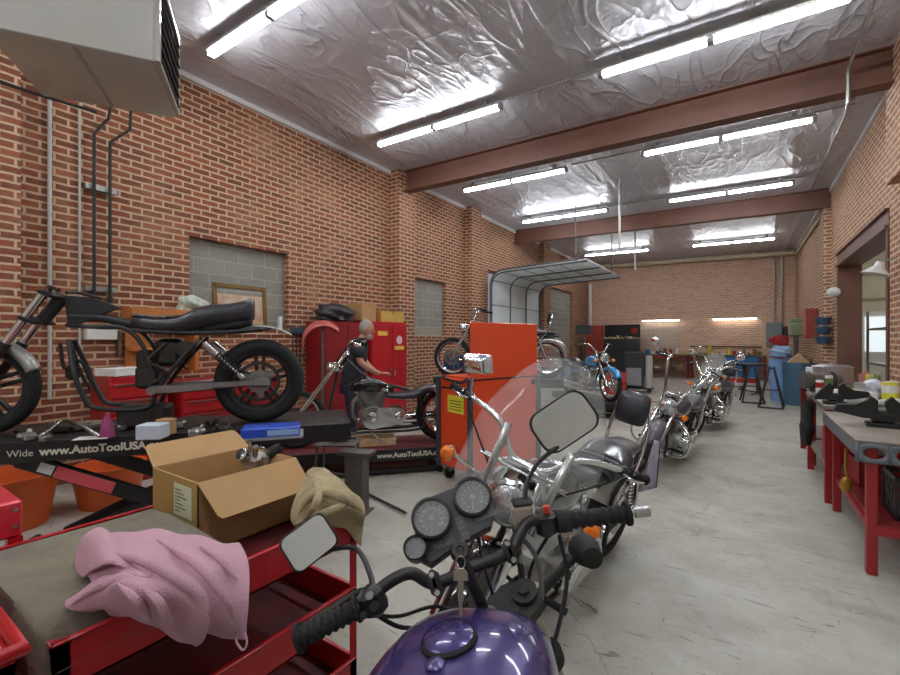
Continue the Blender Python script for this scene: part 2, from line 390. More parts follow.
# the side room seen through the opening
wl = mat('side_room_cream_wall', (208, 204, 178), .7, 0, .15, 2)
w = MB(); w.bx(XR + 5.7, XR + 6, 5, 17, 0, 4.3); w.bx(XR + .3, XR + 6, 15.6, 15.8, 0, 4.3); w.bx(XR + .3, XR + 6, 5, 5.2, 0, 4.3)
struct('wall_side_room', w, wl)
struct('ceiling_side_room', MB().bx(XR + .3, XR + 6, 5, 15.8, 4.3, 4.4), M_white)
w = MB()
for z in (1.9, 2.55, 3.2): w.bx(XR + .35, XR + 5.7, 15.55, 15.6, z, z + .05)
struct('trim_3', w, mat('cream_batten', (170, 166, 140), .7))
o = MB().bx(2.55, 3.55, 15.5, 15.6, 0, 2.25).build('door_2', M_white); o['kind'] = 'structure'
MB().bx(2.65, 3.45, 15.46, 15.52, 1.2, 2.1).build('glazing', mat('daylight_glow_pane', (225, 235, 240), .3, emit=.8), o)  # pane glows by itself in place of daylight behind it
# overhead sectional door, half rolled up on its tracks in the left wall opening
gd = bpy.data.objects.new('overhead_door', None); COL.objects.link(gd); gd['label'] = 'white ribbed overhead garage door, curving up from the wall opening to overhead tracks'; gd['category'] = 'garage door'
GW = mat('pale_door_panel', (230, 238, 240), .5, 0, .15, 3)
ya, yb = 10.65, 14.15
prof = []
zt, xr_ = 3.38, .42
prof += [(XL + .06, z) for z in (.02, .5, 1.0, 1.5, 2.0, 2.5)]
prof += [(XL + .06 + xr_ * (1 - math.cos(t)), zt - xr_ + .32 + xr_ * math.sin(t) - .32) for t in [PI / 2 * i / 6 for i in range(7)]]
prof += [(XL + .06 + xr_ + d, zt + d * .035) for d in (.5, 1.0, 1.5, 2.0, 2.25)]

NS = len(prof)
k = MB(); k.add([(x, y, z) for x, z in prof for y in (ya, yb)], [[2 * i, 2 * i + 1, 2 * i + 3, 2 * i + 2] for i in range(NS - 1)])
k.build('door_skin', GW, gd, solid=.04, ang=50)
k = MB()
for y in (ya + .02, ya + 1.2, ya + 2.35, yb - .05):
    k.tube([(x + .035 if z < 3.3 else x, y, z if z < 3.3 else z - .035) for x, z in prof], .022, 6, smooth=False)
k.build('stile', mat('door_stile_grey', (92, 98, 102), .5), gd)
k = MB()
for j in (1, 2, 3, 4, 5, 8, 11, 12, 13, 14, 15):
    if j < NS: x, z = prof[j]; k.bar((x + .02, ya, z - .02), (x + .02, yb, z - .02), .03, .02)
k.build('section_seam', mat('door_seam_grey', (120, 128, 132), .5), gd)
for y in (ya - .03, yb + .03):
    k = MB(); k.tube([(x + .02, y, z + .03) for x, z in prof[:-1]] + [(-3.3, y, 3.58)], .022, 6, smooth=False)
    k.cyl((-3.4, y, 3.58), (-3.4, y, 4.8), .012); k.build('track', mat('track_steel', (120, 120, 120), .45, .7), gd)

# steel roof beams (I-sections following the roof slope)
for i, y in enumerate((6.8, 12.35)):
    m = MB(); xa, xb = XL + (.26 if i == 0 else -.0), XR - .02
    def sec(x, y, yw, z0, z1): return [(x, y - yw, z0), (x, y + yw, z0), (x, y + yw, z1), (x, y - yw, z1)]
    for yw, d0, d1 in ((.012, -.4, -.0), (.1, -.405, -.385), (.1, -.015, .0)):
        m.loft([[V(p) for p in sec(xa, y, yw, zc(xa) + d0, zc(xa) + d1)], [V(p) for p in sec(xb, y, yw, zc(xb) + d0, zc(xb) + d1)]])
    o = m.build('roof_beam', M_steel, ang=20)
    tag(o, ['brown steel roof beam nearer the camera, on the first brick pier', 'brown steel roof beam farther back, above the overhead garage door'][i], 'beam')
tr = MB()
tr.loft([[V(XL, Y0, zc(XL) - .07), V(XL + .05, Y0, zc(XL) - .07), V(XL + .05, Y0, zc(XL)), V(XL, Y0, zc(XL))], [V(XL, YB, zc(XL) - .07), V(XL + .05, YB, zc(XL) - .07), V(XL + .05, YB, zc(XL)), V(XL, YB, zc(XL))]])
tr.loft([[V(XR, Y0, zc(XR) - .07), V(XR - .04, Y0, zc(XR) - .07), V(XR - .04, Y0, zc(XR)), V(XR, Y0, zc(XR))], [V(XR, YB, zc(XR) - .07), V(XR - .04, YB, zc(XR) - .07), V(XR - .04, YB, zc(XR)), V(XR, YB, zc(XR))]])
struct('trim_4', tr, mat('white_foil_edge', (214, 212, 212), .6))

# fluorescent strip fixtures: nine in view, unseen rows added over and behind the camera to light the foreground
def strip():
    t = thing('strip_light', 'x', 'ceiling light')
    m = MB(); m.bx(-1.14, 1.14, -.055, .055, .03, .075, .006); m.bx(-1.15, -1.1, -.04, .04, -.02, .05); m.bx(1.1, 1.15, -.04, .04, -.02, .05); m.bx(-.03, .03, -.04, .04, -.02, .05)
    m.build('channel', mat('fixture_grey', (150, 150, 150), .45), t)
    for x in (-.9, .9): MB().bx(x - .03, x + .03, -.02, .02, .07, .16).build('hanger', M_galv, t)
    for x0, x1 in ((-1.09, -.035), (.035, 1.09)):
        for y in (-.024, .024): MB().cyl((x0, y, 0), (x1, y, 0), .018, n=10).build('tube', M_tube, t)
    return t
LZ = -.15
rows = [(2.59, 'nearest row, beside the hanging heater'), (5.33, 'second row, in front of the first beam'), (8.0, 'third row, just behind the first beam'), (11.02, 'fourth row, just before the far beam'), (16.7, 'far row, near the back wall'), (-.2, 'unseen row added over the camera'), (-3., 'unseen row added behind the camera')]
st = strip()
first = True
for y, lb in rows:
    for x, sd in ((-3.87, 'left'), (-.28, 'right')):
        lab = 'white two-tube strip light on the %s side, %s' % (sd, lb)
        if first: st.location = (x, y, zc(x) + LZ); st.rotation_euler.y = math.atan(.0165); st['label'] = lab; first = False; o = st
        else: o = dup(st, (x, y, zc(x) + LZ), None, lab)
        o.rotation_euler = (0, math.atan(.0165), 0); o['group'] = 'fluorescent strip lights under the roof'

def pipe(name, pts, r, m, label, cat, smooth=False, fit=None, n=8):
    k = MB(); k.tube(pts, r, n, smooth=smooth)
    if fit:
        for a, b in fit: k.cyl(a, b, r * 1.8, n=10)
    return tag(k.build(name, m), label, cat)
for i, (y, lb) in enumerate(((5.2, 'before the first beam'), (7.8, 'behind the first beam'), (10.75, 'before the far beam'))):
    x0 = -2.6; x1 = 1.25
    pipe('conduit', [(x0, y + .05, zc(x0) - .12), (x1, y + .05, zc(x1) - .1)], .012, M_galv, 'thin steel conduit across the roof along the lights, ' + lb, 'conduit')
pipe('conduit', [(1.22, 7.8, 4.72), (1.22, 12.1, 4.72)], .016, M_galv, 'steel conduit running down the roof near the right wall', 'conduit', fit=[((1.22, 7.8, 4.69), (1.22, 7.8, 4.76)), ((1.22, 10.75, 4.69), (1.22, 10.75, 4.76))])
pipe('conduit', [(1.0, 4.2, 4.62), (1.0, 6.6, 4.6), (1.0, 6.66, 4.55), (1.0, 6.66, 4.2), (1.0, 6.75, 4.12), (1.0, 7.3, 4.12)], .02, M_galv, 'bent steel conduit dropping over the face of the first beam', 'conduit')
pipe('cream_pipe', [(-5.5, 19.65, 4.72), (1.55, 19.65, 4.6)], .07, M_cream, 'long cream painted pipe across the top of the back wall', 'pipe', fit=[((-1.2, 19.65, 4.65), (-1.05, 19.65, 4.65)), ((.3, 19.65, 4.62), (.42, 19.65, 4.62))])
pipe('cream_pipe', [(1.545, 13.0, 4.42), (1.545, 19.5, 4.5)], .04, M_cream, 'cream painted pipe along the top of the right wall behind the far beam', 'pipe')
pipe('drop_pipe', [(-2.08, 9.3, 4.8), (-2.08, 9.3, 3.35)], .022, M_galv, 'vertical steel drop pipe hanging from the roof, nearer of two', 'pipe', fit=[((-2.08, 9.3, 4.6), (-2.08, 9.3, 4.68))])
pipe('drop_pipe', [(-2.55, 13.3, 4.8), (-2.55, 13.3, 3.5)], .022, M_galv, 'vertical steel drop pipe hanging from the roof, farther of two', 'pipe')
pipe('white_pipe', [(-5.66, 19.7, 0), (-5.66, 19.7, 4.0)], .07, M_white, 'white vertical pipe in the back left corner', 'pipe')
for x in (.98, 1.2):
    pipe('conduit', [(x, 19.92, 2.1), (x, 19.92, 4.6)], .03, M_galv, 'grey conduit rising from the electrical panel on the back wall, ' + ('left' if x < 1.1 else 'right') + ' one', 'conduit')
# left wall pipework
for x, y, z0, r, lb in ((XL + .06, 1.08 - .02, 0, .018, 'on the shaded side of the near brick pier'), (XL + .04, 1.42, .9, .018, 'left of the black gas pipes, thicker one'), (XL + .04, 1.66, .9, .012, 'just left of the black gas pipes')):
    pipe('white_conduit', [(x, y, z0), (x, y, 4.4)], r, M_pvc, 'white vertical conduit ' + lb, 'conduit')
M_gas = mat('black_gas_pipe', (44, 40, 38), .5, .3)
for y, y2, z in ((1.76, 1.9, 3.74), (1.9, 2.1, 3.70)):
    pipe('gas_pipe', [(XL + .12, y, 1.92), (XL + .12, y, z - .04), (XL + .14, y2 - .02, z + .16), (XL + .14, y2 + .0, z + (.3 if y < 1.8 else .62))], .016, M_gas, 'black gas pipe rising up the left wall, ' + ('left' if y < 1.8 else 'right') + ' one', 'pipe', fit=[((XL + .12, y, 1.9), (XL + .12, y, 1.97))])
pipe('gas_pipe', [(XL + .45, .2, 3.76), (XL + .3, 1.25, 3.83), (XL + .3, 1.72, 3.86)], .017, M_gas, 'black pipe running level along the left wall under the heater', 'pipe')
for z, lb in ((3.14, 'upper'), (2.05, 'lower')):
    k = MB(); k.bar((XL + .05, 1.70, z), (XL + .05, 1.98, z), .06, .05); tag(k.build('pipe_bracket', M_galv), lb + ' steel channel bracket behind the black gas pipes', 'bracket')
# heater unit hung from the roof
ht = thing('unit_heater', 'large pale grey hanging heater unit with black louvres, top left', 'heater', (-2.99, 1.21, 3.2), math.radians(147))
m_h = mat('heater_enamel', (178, 176, 168), .28, 0, coat=.3)
k = MB(); k.bx(.0, .75, 0, .8, 0, .62, .008)
k.build('body', m_h, ht)
k = MB()
for z0 in (.035, .6):
    k.bx(.05, .70, -.03, 0.002, z0 - .02, z0 + .01)
for x in (.04, .71): k.bx(x - .02, x + .02, -.03, .002, .02, .61)
k.build('louvre_frame', m_h, ht)
k = MB(); k.bx(.06, .69, -.004, .001, .04, .59); k.build('opening_shade', M_blackm, ht)  # flat black sheet stands for the shade behind the louvres
for i in range(7):
    z = .085 + i * .075
    MB().add([(.06, -.003, z), (.69, -.003, z), (.69, -.04, z - .03), (.06, -.04, z - .03)], [[0, 1, 2, 3]]).build('louvre', mat('louvre_grey', (96, 92, 90), .4), ht, solid=.004)
k = MB(); k.bx(0.02, .73, .38, .40, -.004, 0.001); k.build('bottom_seam', mat('seam_grey', (150, 148, 142), .4), ht)
for x, y in ((.08, .1), (.67, .1), (.08, .7), (.67, .7)): MB().cyl((x, y, .6), (x, y, 1.66), .006, n=6).build('hanging_rod', M_galv, ht)
# unseen strip lights added to brighten the side room behind the opening
for x, y in ((4.2, 9.5), (4.2, 13.2)):
    o = dup(st, (x, y, 4.05), PI / 2, 'white two-tube strip light added out of view to light the side room, ' + ('nearer one' if y < 11 else 'farther one')); o.rotation_euler = (0, 0, PI / 2); o['group'] = 'lights added for the side room'

# ---------------------------------------------------------------- motorcycle parts
def wheel(parent, name, c, R, tw=.12, style='spoke', mr=M_chrome, disc=True, M=None, hub=None):
    c = V(c); rr = R - tw * .62; ax = V(0, 1, 0)
    k = MB(); k.M = M
    k.lathe(c, ax, [(rr - .012, -tw * .3), (rr + .008, -tw * .34), (rr, -tw * .2), (rr - .02, 0), (rr, tw * .2), (rr + .008, tw * .34), (rr - .012, tw * .3), (rr - .03, 0), (rr - .012, -tw * .3)], 36)
    if style == 'spoke':
        for i in range(24):
            t = 2 * PI * i / 24; s_ = 1 if i % 2 else -1; t2 = t + s_ * .35
            k.cyl(c + V(math.cos(t2) * .035, s_ * .03, math.sin(t2) * .035), c + V(math.cos(t) * (rr - .02), 0, math.sin(t) * (rr - .02)), .0028, n=5, caps=False)
    else:
        for i in range(style):
            t = 2 * PI * i / style + .3; d = V(math.cos(t), 0, math.sin(t)); e = V(-math.sin(t), 0, math.cos(t))
            for q in (-.028, .028) if style < 7 else (0,):
                k.bar(c + d * .03 + e * q * .8, c + d * (rr - .015) + e * q, .035, .026, .005)
    k.cyl(c - ax * .055, c + ax * .055, .042, n=18); k.cyl(c - ax * .09, c + ax * .09, .012, n=10)
    w_ = k.build(name, mr, parent)
    k = MB(); k.M = M; p = []
    for i in range(15):
        t = -2.35 + 4.7 * i / 14
        p.append((rr + tw * .36 + math.cos(t) * tw * .36 * (1 if abs(t) < 1.6 else 1.25), math.sin(t) * tw * .5))
    k.lathe(c, ax, p, 48)
    for i in range(46):
        t = 2 * PI * i / 46; d = V(math.cos(t), 0, math.sin(t))
        for s_ in (-1, 1): k.bar(c + d * (R + .0005) + ax * s_ * .006, c + d * (R - tw * .07) + ax * s_ * tw * .36, .012, .006)
    k.build('tyre', M_rubber, w_)
    if disc:
        k = MB(); k.M = M
        k.ringplate(c + ax * .075, ax, .085, .14, .005, 32); k.ringplate(c + ax * .075, ax, .04, .06, .006, 24)
        for i in range(5):
            t = 2 * PI * i / 5; d = V(math.cos(t), 0, math.sin(t)); k.bar(c + ax * .075 + d * .05, c + ax * .075 + d * .1, .004, .018)
        k.build('brake_disc', M_chromed, w_)
    return w_
def fender(parent, name, c, R, w_, a0, a1, m, M=None, flare=0):
    k = MB(); k.M = M; c = V(c); n = 18
    prof = [(-w_ / 2, -w_ * .55), (-w_ * .46, -w_ * .2), (-w_ * .3, -.012), (0, 0), (w_ * .3, -.012), (w_ * .46, -w_ * .2), (w_ / 2, -w_ * .55)]
    k.grid(lambda u, v: (lambda t, q: c + V(math.cos(t) * (R + q[1]), q[0], math.sin(t) * (R + q[1])))(math.radians(a0 + (a1 - a0) * u), prof[round(v * 6)]), n, 6)
    return k.build(name, m, parent, solid=.005, ang=60)
def vtwin(parent, c, mcase, mcyl, s=1.0, cover=True, cleaner=True):
    c = V(c)
    k = MB(); k.box(c + V(0, 0, -.02) * s, V(.34, .2, .2) * s, None, .05); k.cyl(c + V(.03, -.13, .0) * s, c + V(.03, .13, 0) * s, .12 * s, n=24); k.box(c + V(-.22, 0, .0) * s, V(.2, .17, .2) * s, None, .04)
    for i in range(6): k.cyl(c + V(.03 + .095 * math.cos(i), -.135, .095 * math.sin(i)) * s, c + V(.03 + .095 * math.cos(i), -.145, .095 * math.sin(i)) * s, .008 * s, n=8)
    e = k.build('engine', mcase, parent)
    for sg in (-1, 1):
        k = MB(); d = V(math.sin(math.radians(22.5)) * sg, 0, math.cos(math.radians(22.5))); b = c + V(.03 + .03 * sg, 0, .08) * s; a = V(d.z, 0, -d.x)
        k.cyl(b, b + d * .2 * s, .055 * s, n=18)
        for i in range(9):
            R = Matrix((a, V(0, 1, 0), d)).transposed(); k.box(b + d * (.03 + .018 * i) * s, V(.15, .16, .006) * s, R, .002)
        k.build('cylinder', mcyl, e)
        k = MB(); R = Matrix((a, V(0, 1, 0), d)).transposed(); k.box(b + d * .225 * s, V(.15, .15, .06) * s, R, .02); k.box(b + d * .265 * s, V(.11, .12, .03) * s, R, .012)
        k.build('rocker_cover', M_chrome, e)
        k = MB(); k.cyl(c + V(.03 + .05 * sg, -.11, .07) * s, b + V(0, -.08 * s, 0) + d * .19 * s, .011 * s, n=8); k.cyl(c + V(.03 + .02 * sg, -.11, .07) * s, b + V(-.03 * sg * s, -.08 * s, 0) + d * .19 * s, .011 * s, n=8)
        k.build('pushrod_tube', M_chrome, e)
    if cleaner:
        k = MB(); k.lathe(c + V(.03, -.1, .2) * s, (0, -1, 0), [(0, .1), (.05, .1), (.085, .085), (.095, .05), (.09, .0), (0, 0)], 28)
        k.build('air_cleaner', M_chrome, e)
    if cover:   # long primary-drive cover on the left side
        k = MB(); poly = []
        for i in range(13): t = PI / 2 - PI * i / 12; poly.append((.03 + .115 * math.cos(t), -.01 + .115 * math.sin(t)))
        for i in range(13): t = -PI / 2 - PI * i / 12; poly.append((-.24 + .09 * math.cos(t), -.0 + .09 * math.sin(t)))
        poly = [(x * s, z * s) for x, z in poly]
        k.prism(poly, c + V(0, .145, 0) * s, (1, 0, 0), (0, 0, 1), V(0, .05, 0) * s)
        k.prism([(x * .84 - .02, z * .84) for x, z in poly], c + V(0, .175, 0) * s, (1, 0, 0), (0, 0, 1), V(0, .02, 0) * s)
        k.lathe(c + V(.04, .18, 0) * s, (0, 1, 0), [(.06 * s, 0), (.06 * s, .012), (.05 * s, .02), (0, .022)], 24)
        k.lathe(c + V(-.24, .18, 0) * s, (0, 1, 0), [(.045 * s, 0), (.045 * s, .012), (.035 * s, .02), (0, .022)], 20)
        k.build('primary_cover', M_chrome, e)
    return e
def superloft(k, secs, n=20, M=None):
    """secs: (x, z, half width, half height, squareness); a body running along x"""
    rings = []
    for x, z, a, b, q in secs:
        r = []
        for j in range(n):
            t = 2 * PI * j / n; ct, st_ = math.cos(t), math.sin(t)
            r.append(V(x, a * math.copysign(abs(ct) ** q, ct), z + b * math.copysign(abs(st_) ** q, st_)))
        rings.append(r)
    k.loft(rings); return k
def tank_mesh(c, L, W, H, tail=.35):
    c = V(c); k = MB(); secs = []
    for i in range(13):
        t = i / 12; x = L / 2 - L * t
        w_ = W / 2 * (math.sin(PI * min(1, (t * .8 + .13))) ** .6) * (1 - .45 * max(0, t - .45) / .55); h = H / 2 * (math.sin(PI * min(1, t * .82 + .1)) ** .5) * (1 - tail * max(0, t - .4) / .6)
        secs.append((c.x + x, c.z + h - H / 2 + (.02 * (1 - t)), w_, h, .82))
    return superloft(k, secs)
def mirror(parent, stem, c, normal, up, w_, h, mb=M_black, rnd=.25, M=None, round_=False, depth=.03):
    n_ = V(normal).normalized(); u = V(up).cross(n_).normalized(); v = n_.cross(u); c = V(c)
    k = MB(); k.M = M; k.tube(stem, .006, 8)
    o = k.build('mirror', M_chrome if mb is M_chrome else M_black, parent)
    def outline(sc):
        P = []
        if round_: return [(math.cos(2 * PI * i / 28) * w_ / 2 * sc, math.sin(2 * PI * i / 28) * h / 2 * sc) for i in range(28)]
        r = rnd * min(w_, h)
        for cx, cy, a in ((1, 1, 0), (-1, 1, 90), (-1, -1, 180), (1, -1, 270)):
            for i in range(6): t = math.radians(a + 18 * i); P.append(((cx * (w_ / 2 - r) + math.cos(t) * r) * sc, (cy * (h / 2 - r) + math.sin(t) * r) * sc))
        return P
    k = MB(); k.M = M; rings = []
    for sc, d in ((.96, .004), (1.03, 0.002), (1.03, -.008), (.9, -depth * .7), (.6, -depth)):
        rings.append([c + u * x + v * y + n_ * d for x, y in outline(sc)])
    k.loft(rings); k.build('mirror_shell', mb, o, ang=50)
    k = MB(); k.M = M; k.loft([[c + u * x + v * y + n_ * d for x, y in outline(.95)] for d in (.003, .0055)]); k.build('mirror_glass', M_mirror, o)
    return o
def signal(parent, c, d, M=None, lens=M_amber, stalk=None, r=.035, shell=M_chrome):
    c = V(c); d = V(d).normalized(); k = MB(); k.M = M
    k.lathe(c - d * .05, d, [(0, 0), (r * .6, .004), (r, .03), (r * 1.05, .05)], 20)
    if stalk: k.cyl(stalk, c - d * .03, .009, n=8)
    o = k.build('turn_signal', shell, parent); k = MB(); k.M = M
    k.lathe(c, d, [(r, -.002), (r * .97, .012), (r * .7, .028), (0, .034)], 20); k.build('signal_lens', lens, o); return o
def grip(parent, p0, p1, r=.017, M=None, spiral=False, m=M_rubber):
    p0, p1 = V(p0), V(p1); k = MB(); k.M = M; n = 22; d = (p1 - p0)
    k.tube([p0 + d * i / 60 for i in range(61)], lambda t: r * (1 + (.10 * math.sin(t * 2 * PI * 9) if spiral else .05 * (math.sin(t * PI * 30) > 0))), n, smooth=False)
    k.cyl(p0, p0 + d * .05, r * 1.45, n=n); k.cyl(p1 - d * .05, p1, r * 1.35, n=n)
    return k.build('grip', m, parent)
def headlight(parent, c, R, M=None, shell=M_chrome, d=(1, 0, 0), depth=.13):
    c = V(c); d = V(d).normalized(); k = MB(); k.M = M
    k.lathe(c, d, [(0, -depth), (R * .35, -depth * .95), (R * .7, -depth * .7), (R * .95, -depth * .25), (R, 0), (R * 1.06, .004), (R * 1.06, .02), (R * .93, .03), (R * .9, .02)], 32)
    o = k.build('headlight', shell, parent); k = MB(); k.M = M
    k.lathe(c + d * .02, d, [(R * .92, 0), (R * .75, .018), (R * .4, .03), (0, .034)], 28); k.build('headlight_lens', mat('headlight_glass', (220, 226, 228), .06, .75, .5, 40, .4, 60), o); return o

def cruiser(name, label, loc, head, lean, **P):
    g = lambda k_, d_: P.get(k_, d_)
    r = thing(name, label, 'motorcycle', loc, 0, g('group', None)); r.rotation_euler = (-math.radians(lean), 0, math.radians(head))
    wb = g('wb', 1.6); Rf = g('Rf', .33); Rr = g('Rr', .32); rake = math.radians(g('rake', 30)); steer = math.radians(g('steer', 0))
    fx = wb / 2; axl = V(fx, 0, Rf); fd = V(-math.sin(rake), 0, math.cos(rake)); fl = g('fl', .62)
    mp = g('paint', M_gloss); mf = g('fork', M_chrome); met = g('metal', M_alu)
    top = axl + fd * fl
    Ms = Matrix.Translation(top) @ Matrix.Rotation(steer, 4, fd) @ Matrix.Translation(-top)
    style = g('style', 'spoke')
    wheel(r, 'front_wheel', axl, Rf, g('twf', .1), style, M=Ms); wheel(r, 'rear_wheel', (-wb / 2, 0, Rr), Rr, g('twr', .14), g('rstyle', style))
    # fork
    k = MB(); k.M = Ms
    for s_ in (-.085, .085):
        o_ = V(0, s_, 0); k.cyl(axl + o_, axl + o_ + fd * (fl + .1), .02, n=14); k.cyl(axl + o_ - fd * .04, axl + o_ + fd * .33, .03, n=14); k.cyl(axl + o_ + fd * .33, axl + o_ + fd * .345, .033, n=14)
    k.box(top + fd * .06, (.07, .24, .025), Matrix.Rotation(-rake, 3, 'Y'), .01); k.box(top - fd * .1, (.08, .24, .035), Matrix.Rotation(-rake, 3, 'Y'), .01)
    k.build('fork', mf, r)
    if g('ff', True): fender(r, 'front_fender', axl, Rf + .025, .14, 25, 165, mp, Ms)
    fender(r, 'rear_fender', (-wb / 2, 0, Rr + .02), Rr + .03, .19, 25, 190, g('rpaint', mp))
    # frame
    sh = top - fd * .02 + V(-.03, 0, 0)
    k = MB(); k.cyl(top - fd * .14 - V(.03, 0, 0), top + fd * .06 - V(.03, 0, 0), .03, n=12)
    for s_ in (-.1, .1):
        k.tube([sh - fd * .1, (fx - .36, s_, .35), (fx - .45, s_, .17), (fx - .75, s_, .15), (-wb / 2 + .3, s_, .16), (-wb / 2 + .25, s_, .3), (-wb / 2, s_ * 1.1, Rr)], .016, 8, 4)
        k.tube([(-wb / 2 + .25, s_, .3), (-wb / 2 + .28, s_, .55), (-wb / 2 + .0, s_, .66), (-wb / 2 - .2, s_, .68)], .014, 8, 4)
    k.tube([sh, (0, 0, .74), (-wb / 2 + .3, 0, .58)], .02, 8)
    k.build('frame', g('mframe', M_black), r)
    for s_ in (-.135, .135):
        k = MB(); k.cyl((-wb / 2 + .02, s_, Rr + .02), (-wb / 2 + .13, s_, .64), .013, n=10)
        for i in range(9): a = V(-wb / 2 + .04 + .01 * i, s_, Rr + .07 + .027 * i); k.ringplate(a, (.33, 0, .94), .013, .026, .009, 14)
        k.build('shock_absorber', M_chrome, r)
    ec = V(g('ex', .05), 0, .33)
    if g('engine', True): vtwin(r, ec, met, g('mcyl', M_alu), g('es', 1.0))
    # exhaust on the right
    for i in (0, 1):
        k = MB(); z = .17 + .09 * i
        k.tube([ec + V(.13 - .2 * i, -.1, .24), ec + V(.25 - .2 * i, -.16, .12), ec + V(.2 - .2 * i, -.18, -.08 + .08 * i), (ec.x - .15, -.18, z), (-wb / 2 - .1, -.19, z + .0)], lambda t: .021 if t < .62 else .036, 12, 6)
        k.build('exhaust_pipe', M_chrome, r)
    # tank, seat
    tk = tank_mesh((g('tx', .12), 0, g('tz', .75)), g('tl', .56), g('tw', .3), g('th', .24)).build('fuel_tank', mp, r, ang=70)
    MB().lathe((g('tx', .12) + .05, 0, g('tz', .75) + g('th', .24) / 2 - .0), (0, 0, 1), [(.035, -.01), (.035, .012), (.02, .018), (0, .018)], 20).build('fuel_cap', M_chrome, tk)
    sx = g('sx', -.38); sz = g('sz', .68)
    k = MB(); superloft(k, [(sx + .24, sz, .06, .02, .8), (sx + .2, sz, .1, .04, .8), (sx + .05, sz - .01, .15, .045, .8), (sx - .1, sz, .17, .055, .8), (sx - .2, sz + .04, .16, .07, .8), (sx - .26, sz + .06, .12, .06, .8), (sx - .36, sz + .06, .11, .045, .8), (sx - .5, sz + .05, .1, .04, .8), (sx - .56, sz + .04, .06, .02, .8)], 24)
    so = k.build('seat', M_leather, r, ang=75)
    if g('ribs', False):
        for i in range(5):
            x = sx + .12 - i * .075
            k = MB(); k.tube([(x, -.15, sz + .0), (x, -.1, sz + .045), (x, 0, sz + .055), (x, .1, sz + .045), (x, .15, sz)], .016, 8); k.build('seat_rib', M_leather, so)
    if g('back', False):
        bz = g('bz', 1.0); bx_ = g('bx', -wb / 2 + .02); k = MB()
        k.tube([(bx_ + .15, -.13, .55), (bx_ - .02, -.13, .75), (bx_ - .08, -.12, bz - .08), (bx_ - .1, -.06, bz + .04), (bx_ - .1, .06, bz + .04), (bx_ - .08, .12, bz - .08), (bx_ - .02, .13, .75), (bx_ + .15, .13, .55)], .012, 8)
        o = k.build('sissy_bar', M_chrome, r); k = MB()
        k.box((bx_ - .05, 0, bz), (.07, .23, .23), Matrix.Rotation(-.15, 3, 'Y'), .03); k.build('backrest_pad', M_leather, o, ang=60, sub=1)
    # bars
    bt = top + fd * .08; bw = g('bw', .4); bh = g('bh', .15); bb = g('bb', .18)
    k = MB(); k.M = Ms
    Lb = [bt + V(-bb, s_ * bw, bh) if 0 else None for s_ in ()]
    pts = [bt + V(-bb - .08, -bw, bh - .03), bt + V(-bb + .03, -bw + .13, bh), bt + V(-.03, -.2 * g('bs', 1), bh * .85), bt + V(0, -.09, .02), bt + V(0, 0, 0), bt + V(0, .09, .02), bt + V(-.03, .2 * g('bs', 1), bh * .85), bt + V(-bb + .03, bw - .13, bh), bt + V(-bb - .08, bw, bh - .03)]
    k.tube(pts, g('br', .014), 10, 6); k.box(bt + V(0, 0, -.01), (.05, .2, .05), None, .012)
    hb = k.build('handlebar', g('mbar', M_chrome), r)
    for s_ in (-1, 1):
        e = bt + V(-bb - .08, s_ * bw, bh - .03); d = V(-.11, s_ * .13, -.03).normalized()
        grip(hb, e - d * .11, e + d * .02, .018, Ms)
        k = MB(); k.M = Ms; q = e - d * .14; k.box(q, (.06, .045, .045), Matrix.Rotation(s_ * -.7, 3, 'Z'), .01); k.build('switch_housing', g('msw', M_black), hb)
        k = MB(); k.M = Ms; k.tube([q + V(.03, 0, 0), q + V(.055, s_ * .03, 0) + d * .02, e + V(.04, s_ * .0, 0)], .006, 6); k.build('lever', M_chrome, hb)
        k = MB(); k.M = Ms; k.tube([q, q + V(.08, -s_ * .05, -.05), top + V(.06, s_ * .08, -.05), top + V(-.05, s_ * .05, -.2)], .005, 6); k.build('cable', M_blackm, hb)
        if g('mir', 'round'):
            mir = g('mir', 'round')
            mc = q + V(-.0, s_ * .07, .17)
            mirror(hb, [q, q + V(.01, s_ * .02, .08), mc + V(.015, 0, -.03)], mc, (-1, 0, .15), (0, 0, 1), .12 if mir == 'round' else .15, .09, M_chrome if mir == 'round' else M_black, M=Ms, round_=mir == 'round')
    if g('guard', False):
        k = MB(); k.tube([(fx - .42, 0, .2), (fx - .4, .28, .26), (fx - .36, .32, .45), (fx - .4, .2, .6), (fx - .44, 0, .64), (fx - .4, -.2, .6), (fx - .36, -.32, .45), (fx - .4, -.28, .26), (fx - .42, 0, .2)], .016, 10); k.build('crash_guard', M_chrome, r)
    hp = top + V(.13, 0, g('hz', -.04))
    if g('lamp', True):
        headlight(r, hp, g('hr', .09), Ms, g('mhl', M_chrome)); 
    if g('sig', True):
        for s_ in (-1, 1):
            signal(r, top + V(.12, s_ * g('sw', .2), g('sgz', -.08)), (1, 0, 0), Ms, stalk=top + V(0, s_ * .1, -.08))
            signal(r, (-wb / 2 - .28, s_ * .14, .52), (-1, 0, 0), None, mat('red_lens', (170, 20, 16), .2, coat=.5), (-wb / 2 - .2, s_ * .07, .52), .03)
    k = MB(); k.tube([(.05, .14, .2), (-.03, .2, .12), (-.12, .27 + .0, .06)], .011, 8); k.build('kickstand', M_chromed, r)
    for s_ in (-1, 1):
        k = MB(); k.cyl((.3, s_ * .12, .26), (.3, s_ * .26, .27), .018, n=12); k.cyl((.3, s_ * .05, .24), (.3, s_ * .13, .26), .01, n=8); k.build('foot_peg', M_rubber, r)
    ws = g('screen', None)
